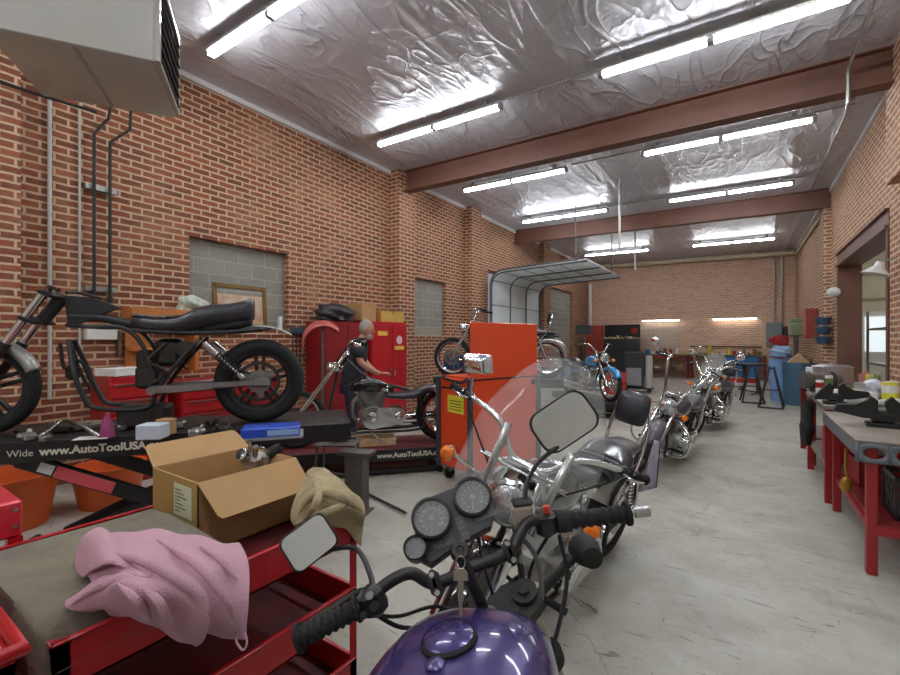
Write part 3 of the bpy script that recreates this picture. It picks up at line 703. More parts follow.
    if ws:
        k = MB(); k.M = Ms; W, H = ws; b = top + V(.14, 0, -.06)
        def sf(u, v):
            a = (u - .5) * 2; hh = (1 - abs(a) ** 2.6 * .62); z = -.22 * (1 - .55 * (1 - abs(a)) ** .5 if abs(a) < .35 else 1) * (abs(a) > -1)
            low = -.2 if abs(a) > .42 else (-.2 + .36 * math.sqrt(max(0, 1 - (a / .42) ** 2)))
            if abs(a) > .6: low = -.2 + (abs(a) - .6) * .45
            zz = low + (H * hh - low) * v
            return b + V(-.12 * a * a - .42 * (zz + .1), a * W / 2, zz)
        k.grid(sf, 28, 12); sc = k.build('windshield', M_glass, r, solid=.004, ang=60)
        k = MB(); k.M = Ms
        for z in (.1, .3): pass
        for s_ in (-1, 1):
            k.bar(sf(.5 + s_ * .22, .15) + V(.012, 0, 0), sf(.5 + s_ * .25, .62) + V(.012, 0, 0), .034, .008, .002)
            k.cyl(sf(.5 + s_ * .23, .3), top + V(.0, s_ * .09, .05), .01, n=8)
        k.bar(sf(.14, .42) + V(.016, 0, 0), sf(.86, .42) + V(.016, 0, 0), .04, .008, .002)
        k.build('windshield_bracket', M_chromed, sc)
    return r, Ms, top
def locate(target, local, head, lean):
    """ground origin so that the local point lands on target"""
    R = Matrix.Rotation(math.radians(head), 3, 'Z') @ Matrix.Rotation(-math.radians(lean), 3, 'X')
    t = V(target) - R @ V(local); return t

# ---------------------------------------------------------------- the row of parked motorcycles
def park(target_lamp, head, lean, label, **P):
    Rf = P.get('Rf', .33); rake = math.radians(P.get('rake', 30)); fl = P.get('fl', .62); wb = P.get('wb', 1.6)
    fd = V(-math.sin(rake), 0, math.cos(rake)); top = V(wb / 2, 0, Rf) + fd * fl
    lamp = top + V(.15, 0, P.get('hz', -.04))
    loc = locate(target_lamp, lamp, head, lean); loc.z = P.get('gz', 0.0)
    return cruiser(P.pop('name', 'motorcycle'), label, loc, head, lean, **P)
b2 = park((-.88, 1.70, .955), 262, 12, 'chrome cruiser motorcycle with clear windshield and ribbed black seat, facing the purple one', screen=(.62, .64), wb=1.62, ribs=True, back=True, bz=1.06, sz=.74,
     mir=None, paint=M_gloss, rpaint=mat('pearl_white_paint', (206, 204, 196), .2, coat=.6), hr=.105, bh=.15, bb=.12, bw=.50, steer=26, sw=.34, sgz=.02, tz=.76, group='motorcycles parked in a row')
bt_ = b2[2] + V(-.1, -.46, .36)
mirror(b2[0], [b2[2] + V(-.08, -.38, .24), b2[2] + V(-.06, -.40, .34)], b2[2] + V(-.07, -.40, .41), (-1, .2, .2), (.2, -.5, 1), .15, .09, M_chrome, .2, M=b2[1], depth=.05)
b3 = park((-.72, 5.42, .80), 262, 16, 'chrome cruiser with tall curved chrome handlebars, second behind the purple motorcycle', wb=1.66, rake=36, fl=.62, es=1.3, twf=.13, tw=.34, th=.28, guard=True, bh=.40, br=.017, bw=.34, bb=.12, bs=1.1,
     mir=None, paint=mat('grey_violet_paint', (92, 88, 98), .25, coat=.6), steer=16, gz=0.0, group='motorcycles parked in a row')
mirror(b3[0], [b3[2] + V(-.1, -.3, .5), b3[2] + V(-.05, -.34, .56)], b3[2] + V(-.05, -.36, .62), (-1, 0, .3), (0, 0, 1), .12, .09, M_chrome, round_=True)
b4 = park((-.52, 7.95, .88), 258, 10, 'chrome motorcycle with round mirrors, third behind the purple motorcycle', wb=1.55, es=1.3, twf=.13, tw=.34, paint=M_chromed, bh=.18, metal=M_chrome, guard=True, back=True, bz=.98, br=.017, group='motorcycles parked in a row', steer=-8)
b5 = park((-.52, 10.2, .88), 262, 10, 'farthest chrome motorcycle of the parked row, nearest the back bench', wb=1.5, es=1.3, twf=.13, paint=mat('silver_paint', (170, 174, 180), .25, .5, coat=.5), bh=.2, metal=M_chrome, guard=True, br=.017, screen=(.5, .45), group='motorcycles parked in a row')
# cloth pennant on the tail of the windshield bike
k = MB(); pts = [(0, 0, .0), (.02, .05, 0), (.03, .09, -.33), (0.0, -.03, -.38)]
k.grid(lambda u, v: V(.02 * math.sin(u * 6) * v, (-.02 + .04 * u) * (1 - v) + (-.05 + .13 * u) * v, -.36 * v + .07 * u * v), 8, 10)
pn = k.build('pennant', mat('lilac_grey_cloth', (186, 178, 198), .8, 0, .2, 10), b2[0], solid=.004); pn.location = (-.98, .16, .86); pn.rotation_euler = (0, 0, .15); pn.scale = (1, .8, 1.1)
k = MB(); k.tube([(0, -.03, 0), (.0, -.05, -.36), (.0, .08, -.29), (0, .03, 0)], .004, 6, smooth=False); o = k.build('pennant_border', M_blackm, pn)
# ---------------------------------------------------------------- purple motorcycle in the foreground
PUR = mat('purple_metallic_paint', (74, 60, 126), .26, .3, .45, 5, coat=.7, c2=(58, 54, 84))
HM = 103; LEAN = 11
pm = thing('purple_motorcycle', 'purple motorcycle with three round black gauges and key in the ignition, closest to the camera', 'motorcycle')
pm.rotation_euler = (-math.radians(LEAN), 0, math.radians(HM))
BAR = V(-.455, .80, 1.0)                         # middle of the handlebar in the room
RM = Matrix.Rotation(math.radians(HM), 3, 'Z') @ Matrix.Rotation(-math.radians(LEAN), 3, 'X')
rk = math.radians(27); fdp = V(-math.sin(rk), 0, math.cos(rk)); axp = V(.72, 0, .31); topp = axp + fdp * .66
pl = BAR - RM @ (topp + fdp * .07); pl.z = 0.0; pm.location = pl
Mi = (Matrix.Translation(pl) @ RM.to_4x4()).inverted()
ST = math.radians(36); MP = Matrix.Translation(topp) @ Matrix.Rotation(ST, 4, fdp) @ Matrix.Translation(-topp)
L_ = lambda *p: Mi @ V(*p)                       # room point to the bike's own axes
wheel(pm, 'front_wheel', axp, .31, .1, 5, M_darkm, M=MP); wheel(pm, 'rear_wheel', (-.73, 0, .31), .31, .13, 5, M_darkm)
# bars: built through the four measured grip ends
GL0, GL1, GR0, GR1 = L_(-.705, .53, .93), L_(-.625, .612, .975), L_(-.345, .972, 1.085), L_(-.215, 1.055, 1.105)
cL, cR = L_(-.525, .73, 1.0), L_(-.42, .86, 1.04)
k = MB(); k.tube([GL0, GL1, L_(-.60, .665, 1.005), L_(-.565, .70, 1.022), cL, (cL + cR) / 2, cR, L_(-.405, .915, 1.085), L_(-.375, .945, 1.09), GR0, GR1], .0125, 12, 6)
hb = k.build('handlebar', mat('black_bar_paint', (40, 38, 38), .35, .2, .4, 30), pm)
g1 = grip(hb, GL0, GL0 + (GL1 - GL0) * 1.0, .0185, None, True); g2 = grip(hb, GR1, GR0, .0185, None, True)
k = MB(); d = (GR1 - GR0).normalized(); k.cyl(GR1, GR1 + d * .03, .009, n=14); k.cyl(GR1 + d * .012, GR1 + d * .045, .0125, n=16); k.build('bar_end_weight', M_chromed, hb)
def house(p, d, s_):
    d = V(d).normalized(); a, b, e = basis(d); R = Matrix((d, a, b)).transposed()
    k = MB(); k.box(p, (.05, .05, .058), R, .012); o = k.build('switch_housing', M_black, hb); return o, R, a, b
oL, RL_, aL, bL = house(GL1 + (GL1 - GL0).normalized() * .03, GL1 - GL0, 1)
dn = (GL1 - GL0).normalized(); up = (RM.inverted() @ V(0, 0, 1)); bk = (RM.inverted() @ V(.45, -.75, .45)).normalized()
pc = GL1 + dn * .03
for q, m_, r_ in ((up * .012 + bk * .028, mat('switch_grey', (150, 150, 146), .4), .007), (-up * .012 + bk * .028 + dn * .01, M_blackm, .009), (-up * .02 + bk * .026 - dn * .012, M_blackm, .007)):
    k = MB(); k.cyl(pc + q, pc + q + bk * .01, r_, n=14); k.build('switch_button', m_, oL)
oR, RR_, aR, bR = house(GR0 - (GR1 - GR0).normalized() * .035, GR1 - GR0, 1)
pr = GR0 - (GR1 - GR0).normalized() * .035
k = MB(); k.box(pr + up * .03 + bk * .012, (.016, .012, .02), RR_, .003); k.build('kill_switch', mat('red_switch', (196, 62, 44), .4), oR)
k = MB(); k.cyl(GR0 - d * .01, GR0 + d * .02, .024, n=22); k.build('throttle_collar', M_blackm, oR)
# clamps, top yoke, stem nut
for c_ in (cL, cR):
    k = MB(); a = (cR - cL).normalized(); R = Matrix((a, bk.cross(a).normalized() * -1, bk)).transposed()
    k.box(c_ + bk * .006, (.026, .052, .034), R, .01); o = k.build('bar_clamp', M_darkm, pm)
    for s_ in (-.017, .017):
        k = MB(); k.lathe(c_ + bk * .0235 + (bk.cross(a)) * s_, bk, [(.0055, 0), (.0055, .003), (.003, .003), (.003, .001), (0, .001)], 12); k.build('clamp_bolt', M_chromed, o)
k = MB(); k.M = MP
k.prism([(-.09, -.02), (-.09, .02), (-.05, .045), (.0, .05), (.06, .04), (.12, .02), (.14, 0)][:0] or [(-.035, -.12), (.03, -.12), (.05, -.06), (.03, 0), (.05, .06), (.03, .12), (-.035, .12), (-.06, .05), (-.07, 0), (-.06, -.05)], topp + fdp * .015, (math.cos(rk), 0, math.sin(rk)), (0, 1, 0), fdp * .025)
yo = k.build('top_yoke', M_darkm, pm)
k = MB(); k.M = MP; k.cyl(topp + fdp * .025, topp + fdp * .045, .019, n=6); k.cyl(topp + fdp * .045, topp + fdp * .052, .012, n=16); k.ringplate(topp + fdp * .03, fdp, .01, .026, .006, 24); k.build('stem_nut', M_chromed, yo)
for s_ in (-.095, .095):
    k = MB(); k.M = MP; k.cyl(topp + V(0, s_, 0) - fdp * .02, topp + V(0, s_, 0) + fdp * .04, .029, n=20); k.cyl(topp + V(0, s_, 0) + fdp * .04, topp + V(0, s_, 0) + fdp * .047, .014, n=6); k.build('fork_cap', M_darkm, yo)
k = MB(); k.M = MP
for s_ in (-.095, .095): o_ = V(.01, s_, 0); k.cyl(axp + o_ + fdp * .28, topp + o_, .0195, n=18)
fk = k.build('fork', mat('worn_fork_chrome', (150, 146, 138), .22, 1, .4, 15), pm)
for s_ in (-.095, .095):
    o_ = V(.01, s_, 0); k = MB(); k.M = MP; k.cyl(axp + o_ - fdp * .03, axp + o_ + fdp * .3, .028, n=18); k.cyl(axp + o_ + fdp * .29, axp + o_ + fdp * .315, .031, n=18); k.build('fork_slider', M_darkm, fk)
    k = MB(); k.M = MP; k.ringplate(topp + o_ - fdp * .2, fdp, .018, .036, .03, 20); k.build('lower_clamp_ring', M_blackm, fk)
k = MB(); k.M = MP; k.box(topp - fdp * .2, (.07, .2, .035), Matrix.Rotation(-rk, 3, 'Y'), .01); k.build('lower_yoke', M_blackm, fk)
fender(pm, 'front_fender', axp, .335, .13, 30, 150, PUR, MP)
# instrument cluster
fw = (RM.inverted() @ V(-.72, .69, 0)).normalized()
gn = (RM.inverted() @ V(.45, -.66, .62)).normalized()             # gauge faces look back at the rider
ga = (cR - cL); ga = (ga - gn * ga.dot(gn)).normalized(); gu = gn.cross(ga).normalized()
if gu.z < 0: gu = -gu
C1, C2, C3 = L_(-.622, .850, 1.066), L_(-.566, .945, 1.10), L_(-.632, .80, 1.012)
cc = (C1 + C2) / 2
def plane_pt(c_, x, y, n_=0): return c_ + ga * x + gu * y + gn * n_
k = MB(); poly = [(-.112, -.075), (-.09, -.098), (.0, -.078), (.075, -.072), (.108, -.03), (.108, .03), (.06, .05), (-.06, .05), (-.105, -.02)]
k.loft([[plane_pt(cc, x, y, -.045) for x, y in poly], [plane_pt(cc, x * 1.0, y, -.006) for x, y in poly], [plane_pt(cc, x * .96, y * .95, -.0) for x, y in poly]])
pan = k.build('instrument_panel', mat('dusty_panel_plastic', (74, 74, 76), .55, 0, .3, 20), pm)
M_dial = mat('dial_grey', (104, 104, 106), .5); M_mark = mat('dial_marking', (196, 196, 190), .6)
lM = lambda c_, x, y, n_: frame3(plane_pt(c_, x, y, n_), ga, gu)
for C_, r_, nm in ((C1, .046, 'speedometer'), (C2, .046, 'tachometer'), (C3, .026, 'fuel_gauge')):
    k = MB(); k.lathe(C_ - gn * .05, gn, [(0, 0), (r_ * .8, 0), (r_ * .98, .03), (r_ * 1.05, .055), (r_ * 1.05, .075), (r_ * .93, .077), (r_ * .9, .062)], 36)
    gg = k.build(nm, mat('gauge_shell_black', (26, 26, 27), .4), pan)
    MB().cyl(C_ - gn * .02, C_ + gn * .012, r_ * .93, n=36).build('dial', M_dial, gg)
    k = MB(); n_ = 21 if r_ > .03 else 7
    for i in range(n_):
        t = math.radians(225 - 270 * i / (n_ - 1)); r0 = r_ * (.7 if i % 2 == 0 else .78)
        e = ga * math.cos(t) + gu * math.sin(t); k.bar(C_ + gn * .0128 + e * r0, C_ + gn * .0128 + e * r_ * .88, .0022 if i % 2 == 0 else .0012, .0006)
    k.build('dial_ticks', M_mark, gg)
    if r_ > .03:
        for i in range(0, 11):
            t = math.radians(225 - 27 * i); b_ = str(i * 1 if nm == 'tachometer' else i * 20)
            text('dial_number', b_, .0085, M_mark, gg, lM(C_, math.cos(t) * r_ * .54, math.sin(t) * r_ * .54 - .003, .0126), .0002, 'CENTER', .0002)
        t = math.radians(250); e = ga * math.cos(t) + gu * math.sin(t)
        k = MB(); k.bar(C_ + gn * .0145 - e * .008, C_ + gn * .0145 + e * r_ * .7, .0022, .001); k.cyl(C_ + gn * .012, C_ + gn * .018, .006, n=16); k.build('needle', mat('needle_grey', (170, 168, 160), .4), gg)
    MB().cyl(C_ + gn * .021, C_ + gn * .0225, r_ * .92, n=36).build('gauge_glass', mat('gauge_glass', (230, 232, 235), .08, alpha=.14), gg)
for x0, y0, w_, h_ in ((-.045, -.06, .05, .03), (.006, -.05, .02, .055), (.07, -.035, .055, .032)):
    k = MB(); k.prism([(-w_ / 2, -h_ / 2), (w_ / 2, -h_ / 2), (w_ / 2, h_ / 2), (-w_ / 2, h_ / 2)], plane_pt(cc, x0, y0, .001), ga, gu, gn * .004); o = k.build('indicator_window', mat('indicator_smoke', (92, 92, 94), .35), pan)
    k = MB()
    for j in range(3):
        for i in range(2): k.bar(plane_pt(cc, x0 - w_ * .3 + i * w_ * .35, y0 - h_ * .25 + j * h_ * .25, .0035), plane_pt(cc, x0 - w_ * .12 + i * w_ * .35, y0 - h_ * .25 + j * h_ * .25, .0035), .0018, .0006)
    k.build('indicator_marks', M_mark, o)
# ignition and key
kp = L_(-.468, .735, 1.08)
k = MB(); k.cyl(kp - gn * .02, topp + fdp * .03, .012, n=12); k.lathe(kp - gn * .02, gn, [(.019, 0), (.019, .026), (.016, .03), (.008, .03), (.007, .026), (0, .026)], 24); ig = k.build('ignition_switch', M_darkm, pm)
kd = (RM.inverted() @ V(.02, -.02, -1)).normalized(); ks = (RM.inverted() @ V(.83, .556, 0)).normalized(); kn = kd.cross(ks)
k0 = L_(-.437, .688, 1.085) - kd * .006; M_key = mat('worn_brass_key', (178, 170, 146), .4, .6)
k = MB(); k.tube([k0 + gn * .002 + ks * math.cos(t) * .009 + kd * (.006 + math.sin(t) * .012) for t in [i * PI / 6 for i in range(12)]], .0012, 6, closed=True, smooth=False); k.build('key_ring', M_chromed, ig)
k = MB(); k.prism([(-.013, .0), (-.006, -.008), (.006, -.008), (.013, .0), (.014, .014), (-.014, .014)], k0 + kd * .026 + gn * .006, ks, kd, kn * .003)
k.prism([(-.005, .014), (.005, .014), (.0055, .05), (.003, .056), (.003, .078), (0, .084), (-.003, .078), (-.004, .056), (-.0055, .05)], k0 + kd * .024 + gn * .006, ks, kd, kn * .0024)
k.build('key', M_key, ig)
# master cylinder, levers, cables
mc_ = L_(-.43, .945, 1.085)
k = MB(); R = Matrix((ga, gu, gn)).transposed(); k.box(mc_ + up * .012, (.05, .055, .04), RR_, .006); ms = k.build('brake_reservoir', mat('aged_cream_reservoir', (168, 156, 142), .5, 0, .3, 20), hb)
k = MB(); k.box(mc_ + up * .036, (.046, .05, .008), RR_, .003); k.build('reservoir_cap', M_blackm, ms)
for A, s_ in ((GR0, 1), (GL1, -1)):
    e = GR1 if s_ == 1 else GL0; dd = (e - A).normalized(); k = MB()
    k.tube([A - dd * .03 + fw * .03, A + fw * .055, A + dd * .06 + fw * .06 - up * .01, e + fw * .05 - up * .01, e + fw * .052], lambda t: .0075 - .002 * t, 8); k.build('lever', M_darkm, hb)
for P_, r_ in (([L_(-.345, .96, 1.06), L_(-.325, .95, .95), L_(-.35, .84, .80), L_(-.47, .74, .68)], .0045), ([L_(-.36, .955, 1.07), L_(-.42, .97, .95), L_(-.42, .92, .82), L_(-.52, .86, .7)], .004),
               ([L_(-.615, .635, .96), L_(-.60, .70, .90), L_(-.56, .78, .85), L_(-.52, .8, .72)], .0045), ([L_(-.62, .64, .95), L_(-.63, .74, .89), L_(-.60, .86, .86), L_(-.52, .9, .8)], .004), ([L_(-.54, .93, 1.02), L_(-.5, .9, .95), L_(-.47, .92, .85)], .004)):
    k = MB(); k.tube(P_, r_, 8); k.build('cable', M_blackm, pm)
k = MB(); k.tube([L_(-.43, .93, 1.05), L_(-.40, .96, .99), L_(-.385, .95, .9), L_(-.42, .90, .84), L_(-.48, .87, .83)], .006, 8); k.build('brake_hose', mat('grey_hose', (104, 104, 100), .5), pm)
# mirrors
cp = RM.inverted() @ V(.25, -.62, .12)
mR = L_(-.392, 1.125, 1.285)
nR = (RM.inverted() @ V(.42, -.88, .10)).normalized(); uR = (RM.inverted() @ (V(0, 0, 1) * .86 + V(.83, .556, 0) * -.6)).normalized()
mr_ = mirror(hb, [L_(-.405, .935, 1.09), L_(-.43, .965, 1.14), L_(-.43, 1.05, 1.19), L_(-.379, 1.157, 1.24)], mR, nR, uR, .165, .115, M_black, .3)
mL = L_(-.828, .655, 1.035)
nL = (RM.inverted() @ V(.72, -.52, .40)).normalized(); uL = (RM.inverted() @ (V(0, 0, 1) * .93 + V(-.5, -.83, 0) * .5)).normalized()
ml_ = mirror(hb, [L_(-.615, .64, .99), L_(-.66, .68, 1.0), L_(-.74, .715, 1.02), L_(-.826, .706, .998)], mL, nL, uL, .11, .085, M_black, .2, depth=.03)
# headlight, signals
headlight(pm, topp + V(.16, 0, -.13), .085, MP, M_black)
k = MB(); k.M = MP; pS = topp + V(.1, -.12, -.02)
k.cyl(topp + V(.03, -.1, -.02), pS + V(0, -.14, 0), .011, n=10); k.lathe(pS + V(-.03, -.17, 0), (1, -.15, 0), [(0, -.03), (.025, -.025), (.037, .02), (.037, .05)], 20); so = k.build('turn_signal', M_blackm, pm)
k = MB(); k.M = MP; k.lathe(pS + V(.02, -.175, 0), (1, -.15, 0), [(.035, 0), (.03, .02), (0, .028)], 20); k.build('signal_lens', M_amber, so)
# frame, carburettors and engine hints under the tank
k = MB(); k.tube([topp - fdp * .05, (.3, 0, .8), (-.2, 0, .72), (-.6, 0, .7)], .025, 10); k.cyl(topp - fdp * .2, topp + fdp * .01, .032, n=14)
for s_ in (-.12, .12): k.tube([topp - fdp * .18, (.38, s_, .5), (.3, s_, .2), (-.3, s_, .2), (-.45, s_, .4), (-.73, s_, .31)], .018, 8); k.tube([(-.45, s_, .4), (-.4, s_, .72), (-.8, s_, .74)], .016, 8)
k.build('frame', M_black, pm)
k = MB(); k.box((.05, 0, .42), (.36, .44, .22), None, .04); k.box((.14, 0, .6), (.2, .4, .16), None, .02)
for i in range(7): k.box((.16, 0, .52 + i * .022), (.25, .44, .008), None, .003)
k.box((.02, 0, .33), (.5, .3, .12), None, .03); k.build('engine', M_darkm, pm)
for s_ in (-.14, -.05, .05, .14):
    k = MB(); k.tube([(.26, s_, .55), (.38, s_, .5), (.36, s_, .25), (.1, s_ * 1.3, .17), (-.5, s_ * 1.4 + .0, .18)], .019, 10); k.build('exhaust_pipe', M_chromed, pm)
# tank: cap centre measured in the room
tc = L_(-.415, .63, .985); tx = tc.x; print('CAP', tc, L_(-.455, .8, 1.0))
ty = tc.z - .962
k = MB(); secs = []
for t_, w_, h_, z_ in ((.225, .05, .02, .862), (.21, .10, .045, .86), (.175, .138, .074, .857), (.115, .16, .094, .857), (.03, .17, .106, .855), (-.06, .17, .105, .852), (-.14, .142, .1, .848), (-.22, .11, .085, .845), (-.28, .08, .06, .84), (-.31, .04, .03, .84)): secs.append((tx + t_ - .02, z_, w_, h_, .8))
superloft(k, secs, 36); tk = k.build('fuel_tank', PUR, pm, ang=80, sub=1)
zc_ = .962
tk.location.z = ty
k = MB(); k.lathe((tx, 0, zc_ - .012), (0, 0, 1), [(.047, 0), (.05, .006), (.05, .012), (.046, .017)], 40); cap = k.build('cap_ring', M_blackm, tk)
k = MB(); k.lathe((tx, 0, zc_ - .004), (0, 0, 1), [(.0465, 0), (.045, .008), (.038, .012), (0, .014)], 40); k.build('fuel_cap', PUR, tk)
k = MB(); k.box((tx - .062, 0, zc_ - .004), (.03, .03, .018), None, .006); k.build('cap_hinge', PUR, tk)
k = MB(); superloft(k, [(tx - .3, .8, .1, .05, .8), (tx - .5, .79, .14, .05, .8), (tx - .8, .82, .13, .06, .8), (tx - 1.0, .84, .08, .04, .8)], 24); k.build('seat', M_leather, pm, ang=70)
fender(pm, 'rear_fender', (-.73, 0, .33), .36, .18, 20, 150, PUR)
k = MB(); k.tube([(.0, .18, .22), (-.05, .28, .1), (-.08, .36, .02)], .012, 8); k.build('kickstand', M_darkm, pm)
# ---------------------------------------------------------------- lift tables
def lift(label, mid, head, L, W, z, txt=None, raised=False, mdeck=None):
    t = thing('motorcycle_lift', label, 'lift table', mid, math.radians(head))
    k = MB(); k.bx(-L / 2, L / 2, -W / 2, W / 2, z - .02, z, .004); k.build('deck', mdeck or mat('lift_deck_black', (44, 42, 42), .5, .3, .5, 12), t)
    for s_ in (-1, 1):
        k = MB(); k.bx(-L / 2, L / 2, s_ * W / 2 - .012, s_ * W / 2 + .012, z - .125, z + .002, .003); sk = k.build('side_skirt', M_black, t)
        if txt and s_ == -1:
            for (b_, x, sz, bold) in txt: text('lettering', b_, sz, mat('lettering_cream', (226, 222, 206), .5), sk, frame3((x, s_ * W / 2 - .0135, z - .085), (1, 0, 0), (0, 0, 1)), .0005, 'LEFT', bold)
    for s_ in (-1, 1): MB().bx(s_ * (L / 2) - .015, s_ * (L / 2) + .015, -W / 2, W / 2, z - .12, z + .001).build('end_plate', M_black, t)
    k = MB()
    for s_ in (-1, 1): k.bx(-L / 2 + .1, L / 2 - .2, s_ * (W / 2 - .05) - .03, s_ * (W / 2 - .05) + .03, .02, .07, .004)
    for x in (-L / 2 + .15, 0, L / 2 - .25): k.bx(x - .03, x + .03, -W / 2 + .05, W / 2 - .05, .03, .06)
    k.build('base_frame', M_black, t)
    if raised:
        for s_ in (-1, 1):
            y = s_ * (W / 2 - .06)
            a = MB(); a.bar((-.85, y - .02 * s_, z - .12), (.62, y - .02 * s_, .1), .03, .1, .006); o = a.build('scissor_arm', M_black, t)
            a = MB(); a.bar((-.8, y - .06 * s_, .1), (.66, y - .06 * s_, z - .12), .03, .1, .006); o2 = a.build('scissor_arm', M_black, t)
            for x, q in ((-.1, (z - .02) / 2), (.62, .1), (-.85, z - .12)): MB().cyl((x, y - .0 * s_ + s_ * .0, q), (x, y + s_ * .02, q), .028, n=18).build('pivot_bolt', M_darkm, o)
            if s_ == -1:
                e = V(1.47, 0, -(z - .22)).normalized(); c_ = V(-.5, y - .0, (z - .12) - .35 * (z - .22) / 1.47)
                k = MB(); k.box(c_ + V(0, -.0015, 0) + V(0, s_ * 0, 0), (.34, .003, .075), Matrix((e, V(0, 1, 0), e.cross(V(0, 1, 0)))).transposed()); st_ = k.build('warning_sticker', mat('sticker_red', (214, 84, 92), .5), o)
                k = MB(); k.box(c_ - e * .22 + V(0, -.0015, 0), (.08, .003, .06), Matrix((e, V(0, 1, 0), e.cross(V(0, 1, 0)))).transposed()); k.build('white_sticker', M_paper, o)
        k = MB(); k.cyl((-.3, 0, .1), (.25, 0, z - .3), .035, n=14); k.cyl((-.05, 0, .36), (.35, 0, z - .22), .02, n=12); k.build('hydraulic_ram', M_chromed, t)
    for x, y in ((-L / 2 + .12, -1), (-L / 2 + .12, 1), (L / 2 - .22, -1), (L / 2 - .22, 1)):
        k = MB(); k.cyl((x, y * (W / 2 - .02), .035), (x, y * (W / 2 + .015), .035), .035, n=14); k.build('caster', M_blackm, t)
    return t
C5 = math.cos(math.radians(52)), math.sin(math.radians(52))
RX, RY = -3.08, 1.98                                            # rear axle of the stripped bike in the room
lx, ly = RX - .5 * C5[0], RY - .5 * C5[1]
LZ1 = .88
lift('raised black scissor lift table with cream web lettering, under the stripped black motorcycle', (lx - .02, ly, 0), 52, 2.3, .66, LZ1,
     [('Wide', -.86, .058, 0), ('www.AutoToolUSA.com', -.70, .068, .0024)], True)
# stripped cafe bike
cb = thing('stripped_motorcycle', 'stripped black motorcycle with quilted seat and bare forks, up on the raised lift', 'motorcycle', (RX, RY, .86), math.radians(232))
M_fr = mat('worn_black_frame', (48, 50, 52), .42, .2, .5, 20)
wr = wheel(cb, 'rear_wheel', (0, 0, .33), .305, .14, 5, mat('black_cast_wheel', (36, 37, 40), .4), disc=False)
k = MB(); k.ringplate((0, .09, .33), (0, 1, 0), .03, .085, .012, 28)
for i in range(3): t = 2 * PI * i / 3 + .4; k.prism([(.03, -.035), (.13, -.015), (.13, .015), (.03, .035)], (0, .09, .33), (math.cos(t), 0, math.sin(t)), (-math.sin(t), 0, math.cos(t)), V(0, .008, 0))
k.build('sprocket_carrier', mat('sanded_steel', (150, 148, 144), .4, .8, .3, 30), wr)
k = MB(); k.ringplate((0, .1, .33), (0, 1, 0), .125, .15, .006, 40); k.build('sprocket', M_darkm, wr)
wheel(cb, 'front_wheel', (1.67, 0, .33), .305, .1, 5, mat('black_cast_wheel', (36, 37, 40), .4), disc=True)
k = MB(); q0 = V(1.67, 0, .33); q1 = V(1.3, 0, .95); qd = (q1 - q0).normalized()
for s_ in (-.09, .09): k.cyl(q0 + V(0, s_, 0) + qd * .28, q1 + V(0, s_, 0), .026, n=14)
fk = k.build('fork_tube', M_chrome, cb)
for s_ in (-.09, .09):
    k = MB(); k.cyl(q0 + V(0, s_, 0) - qd * .02, q0 + V(0, s_, 0) + qd * .3, .028, n=14); k.cyl(q0 + V(0, s_, 0) + qd * .28, q0 + V(0, s_, 0) + qd * .34, .033, n=14); k.build('fork_slider', M_darkm, fk)
k = MB()
for d_ in (.0, .2):
    c_ = q1 - qd * (d_ + .01); k.box(c_ - V(.03, 0, 0), (.11, .25, .035), Matrix.Rotation(-.36, 3, 'Y'), .012)
k.tube([q1 + V(-.04, .1, .02), q1 + V(-.08, .2, .03), q1 + V(-.17, .3, .0)], .012, 8); k.tube([q1 + V(-.04, -.1, .02), q1 + V(-.08, -.2, .03), q1 + V(-.17, -.3, .0)], .012, 8)
k.build('fork_yoke', M_black, cb)
fender(cb, 'front_fender', (1.67, 0, .33), .335, .11, 95, 160, M_alu)
k = MB()
k.cyl(q1 - V(.06, 0, .02), q1 - qd * .22 - V(.06, 0, 0), .04, n=16)
k.prism([(-.02, .04), (-.18, .03), (-.33, -.03), (-.16, -.12), (-.04, -.17)], q1 - V(.06, 0, .05), (1, 0, 0), (0, 0, 1), V(0, .05, 0))
k.tube([(1.2, 0, .8), (1.0, 0, .79), (.8, 0, .74), (.5, 0, .7)], .03, 10)
for s_ in (-.11, .11):
    k.tube([(1.2, s_ * .3, .74), (1.05, s_, .73), (.85, s_, .72), (.74, s_, .6), (.68, s_, .4), (.68, s_, .26)], .015, 8)
    k.tube([(1.19, s_ * .3, .64), (1.14, s_ * .9, .45), (1.08, s_, .27), (1.0, s_, .18), (.72, s_, .17), (.66, s_, .28)], .016, 8)
    k.tube([(.84, s_, .71), (.5, s_, .69), (.2, s_, .7), (.0, s_, .72)], .014, 8)
    k.tube([(.66, s_, .28), (.55, s_, .45), (.38, s_, .66)], .014, 8)
k.tube([(.0, -.11, .72), (-.07, 0, .73), (.0, .11, .72)], .014, 8)
k.build('frame', M_fr, cb)
k = MB()
for s_ in (-.12, .12): k.bar((.68, s_, .29), (.3, s_, .31), .03, .06, .008); k.bar((.32, s_, .31), (-.04, s_, .33), .025, .05, .008); k.box((-.02, s_, .33), (.12, .03, .075), None, .01)
k.cyl((.68, -.15, .29), (.68, .15, .29), .03, n=14); k.build('swingarm', mat('bare_aluminium', (158, 158, 156), .4, .85, .3, 20), cb)
for s_ in (-.15, .15):
    a, b = V(.10, s_, .36), V(.36, s_, .62); d = (b - a).normalized()
    k = MB(); k.cyl(a, b, .01, n=10); k.cyl(a + d * .24, b - d * .01, .03, n=16); k.cyl(a, a + d * .04, .024, n=14)
    sh_ = k.build('shock_absorber', M_chromed, cb); k = MB(); pts = []
    e1, e2, _ = basis(d)
    for i in range(8 * 12 + 1): t = i / 12 * 2 * PI; pts.append(a + d * (.05 + .2 * i / 96) + (e1 * math.cos(t) + e2 * math.sin(t)) * .03)
    k.tube(pts, .0055, 6, smooth=False); k.build('coil_spring', mat('black_spring', (40, 40, 42), .35), sh_)
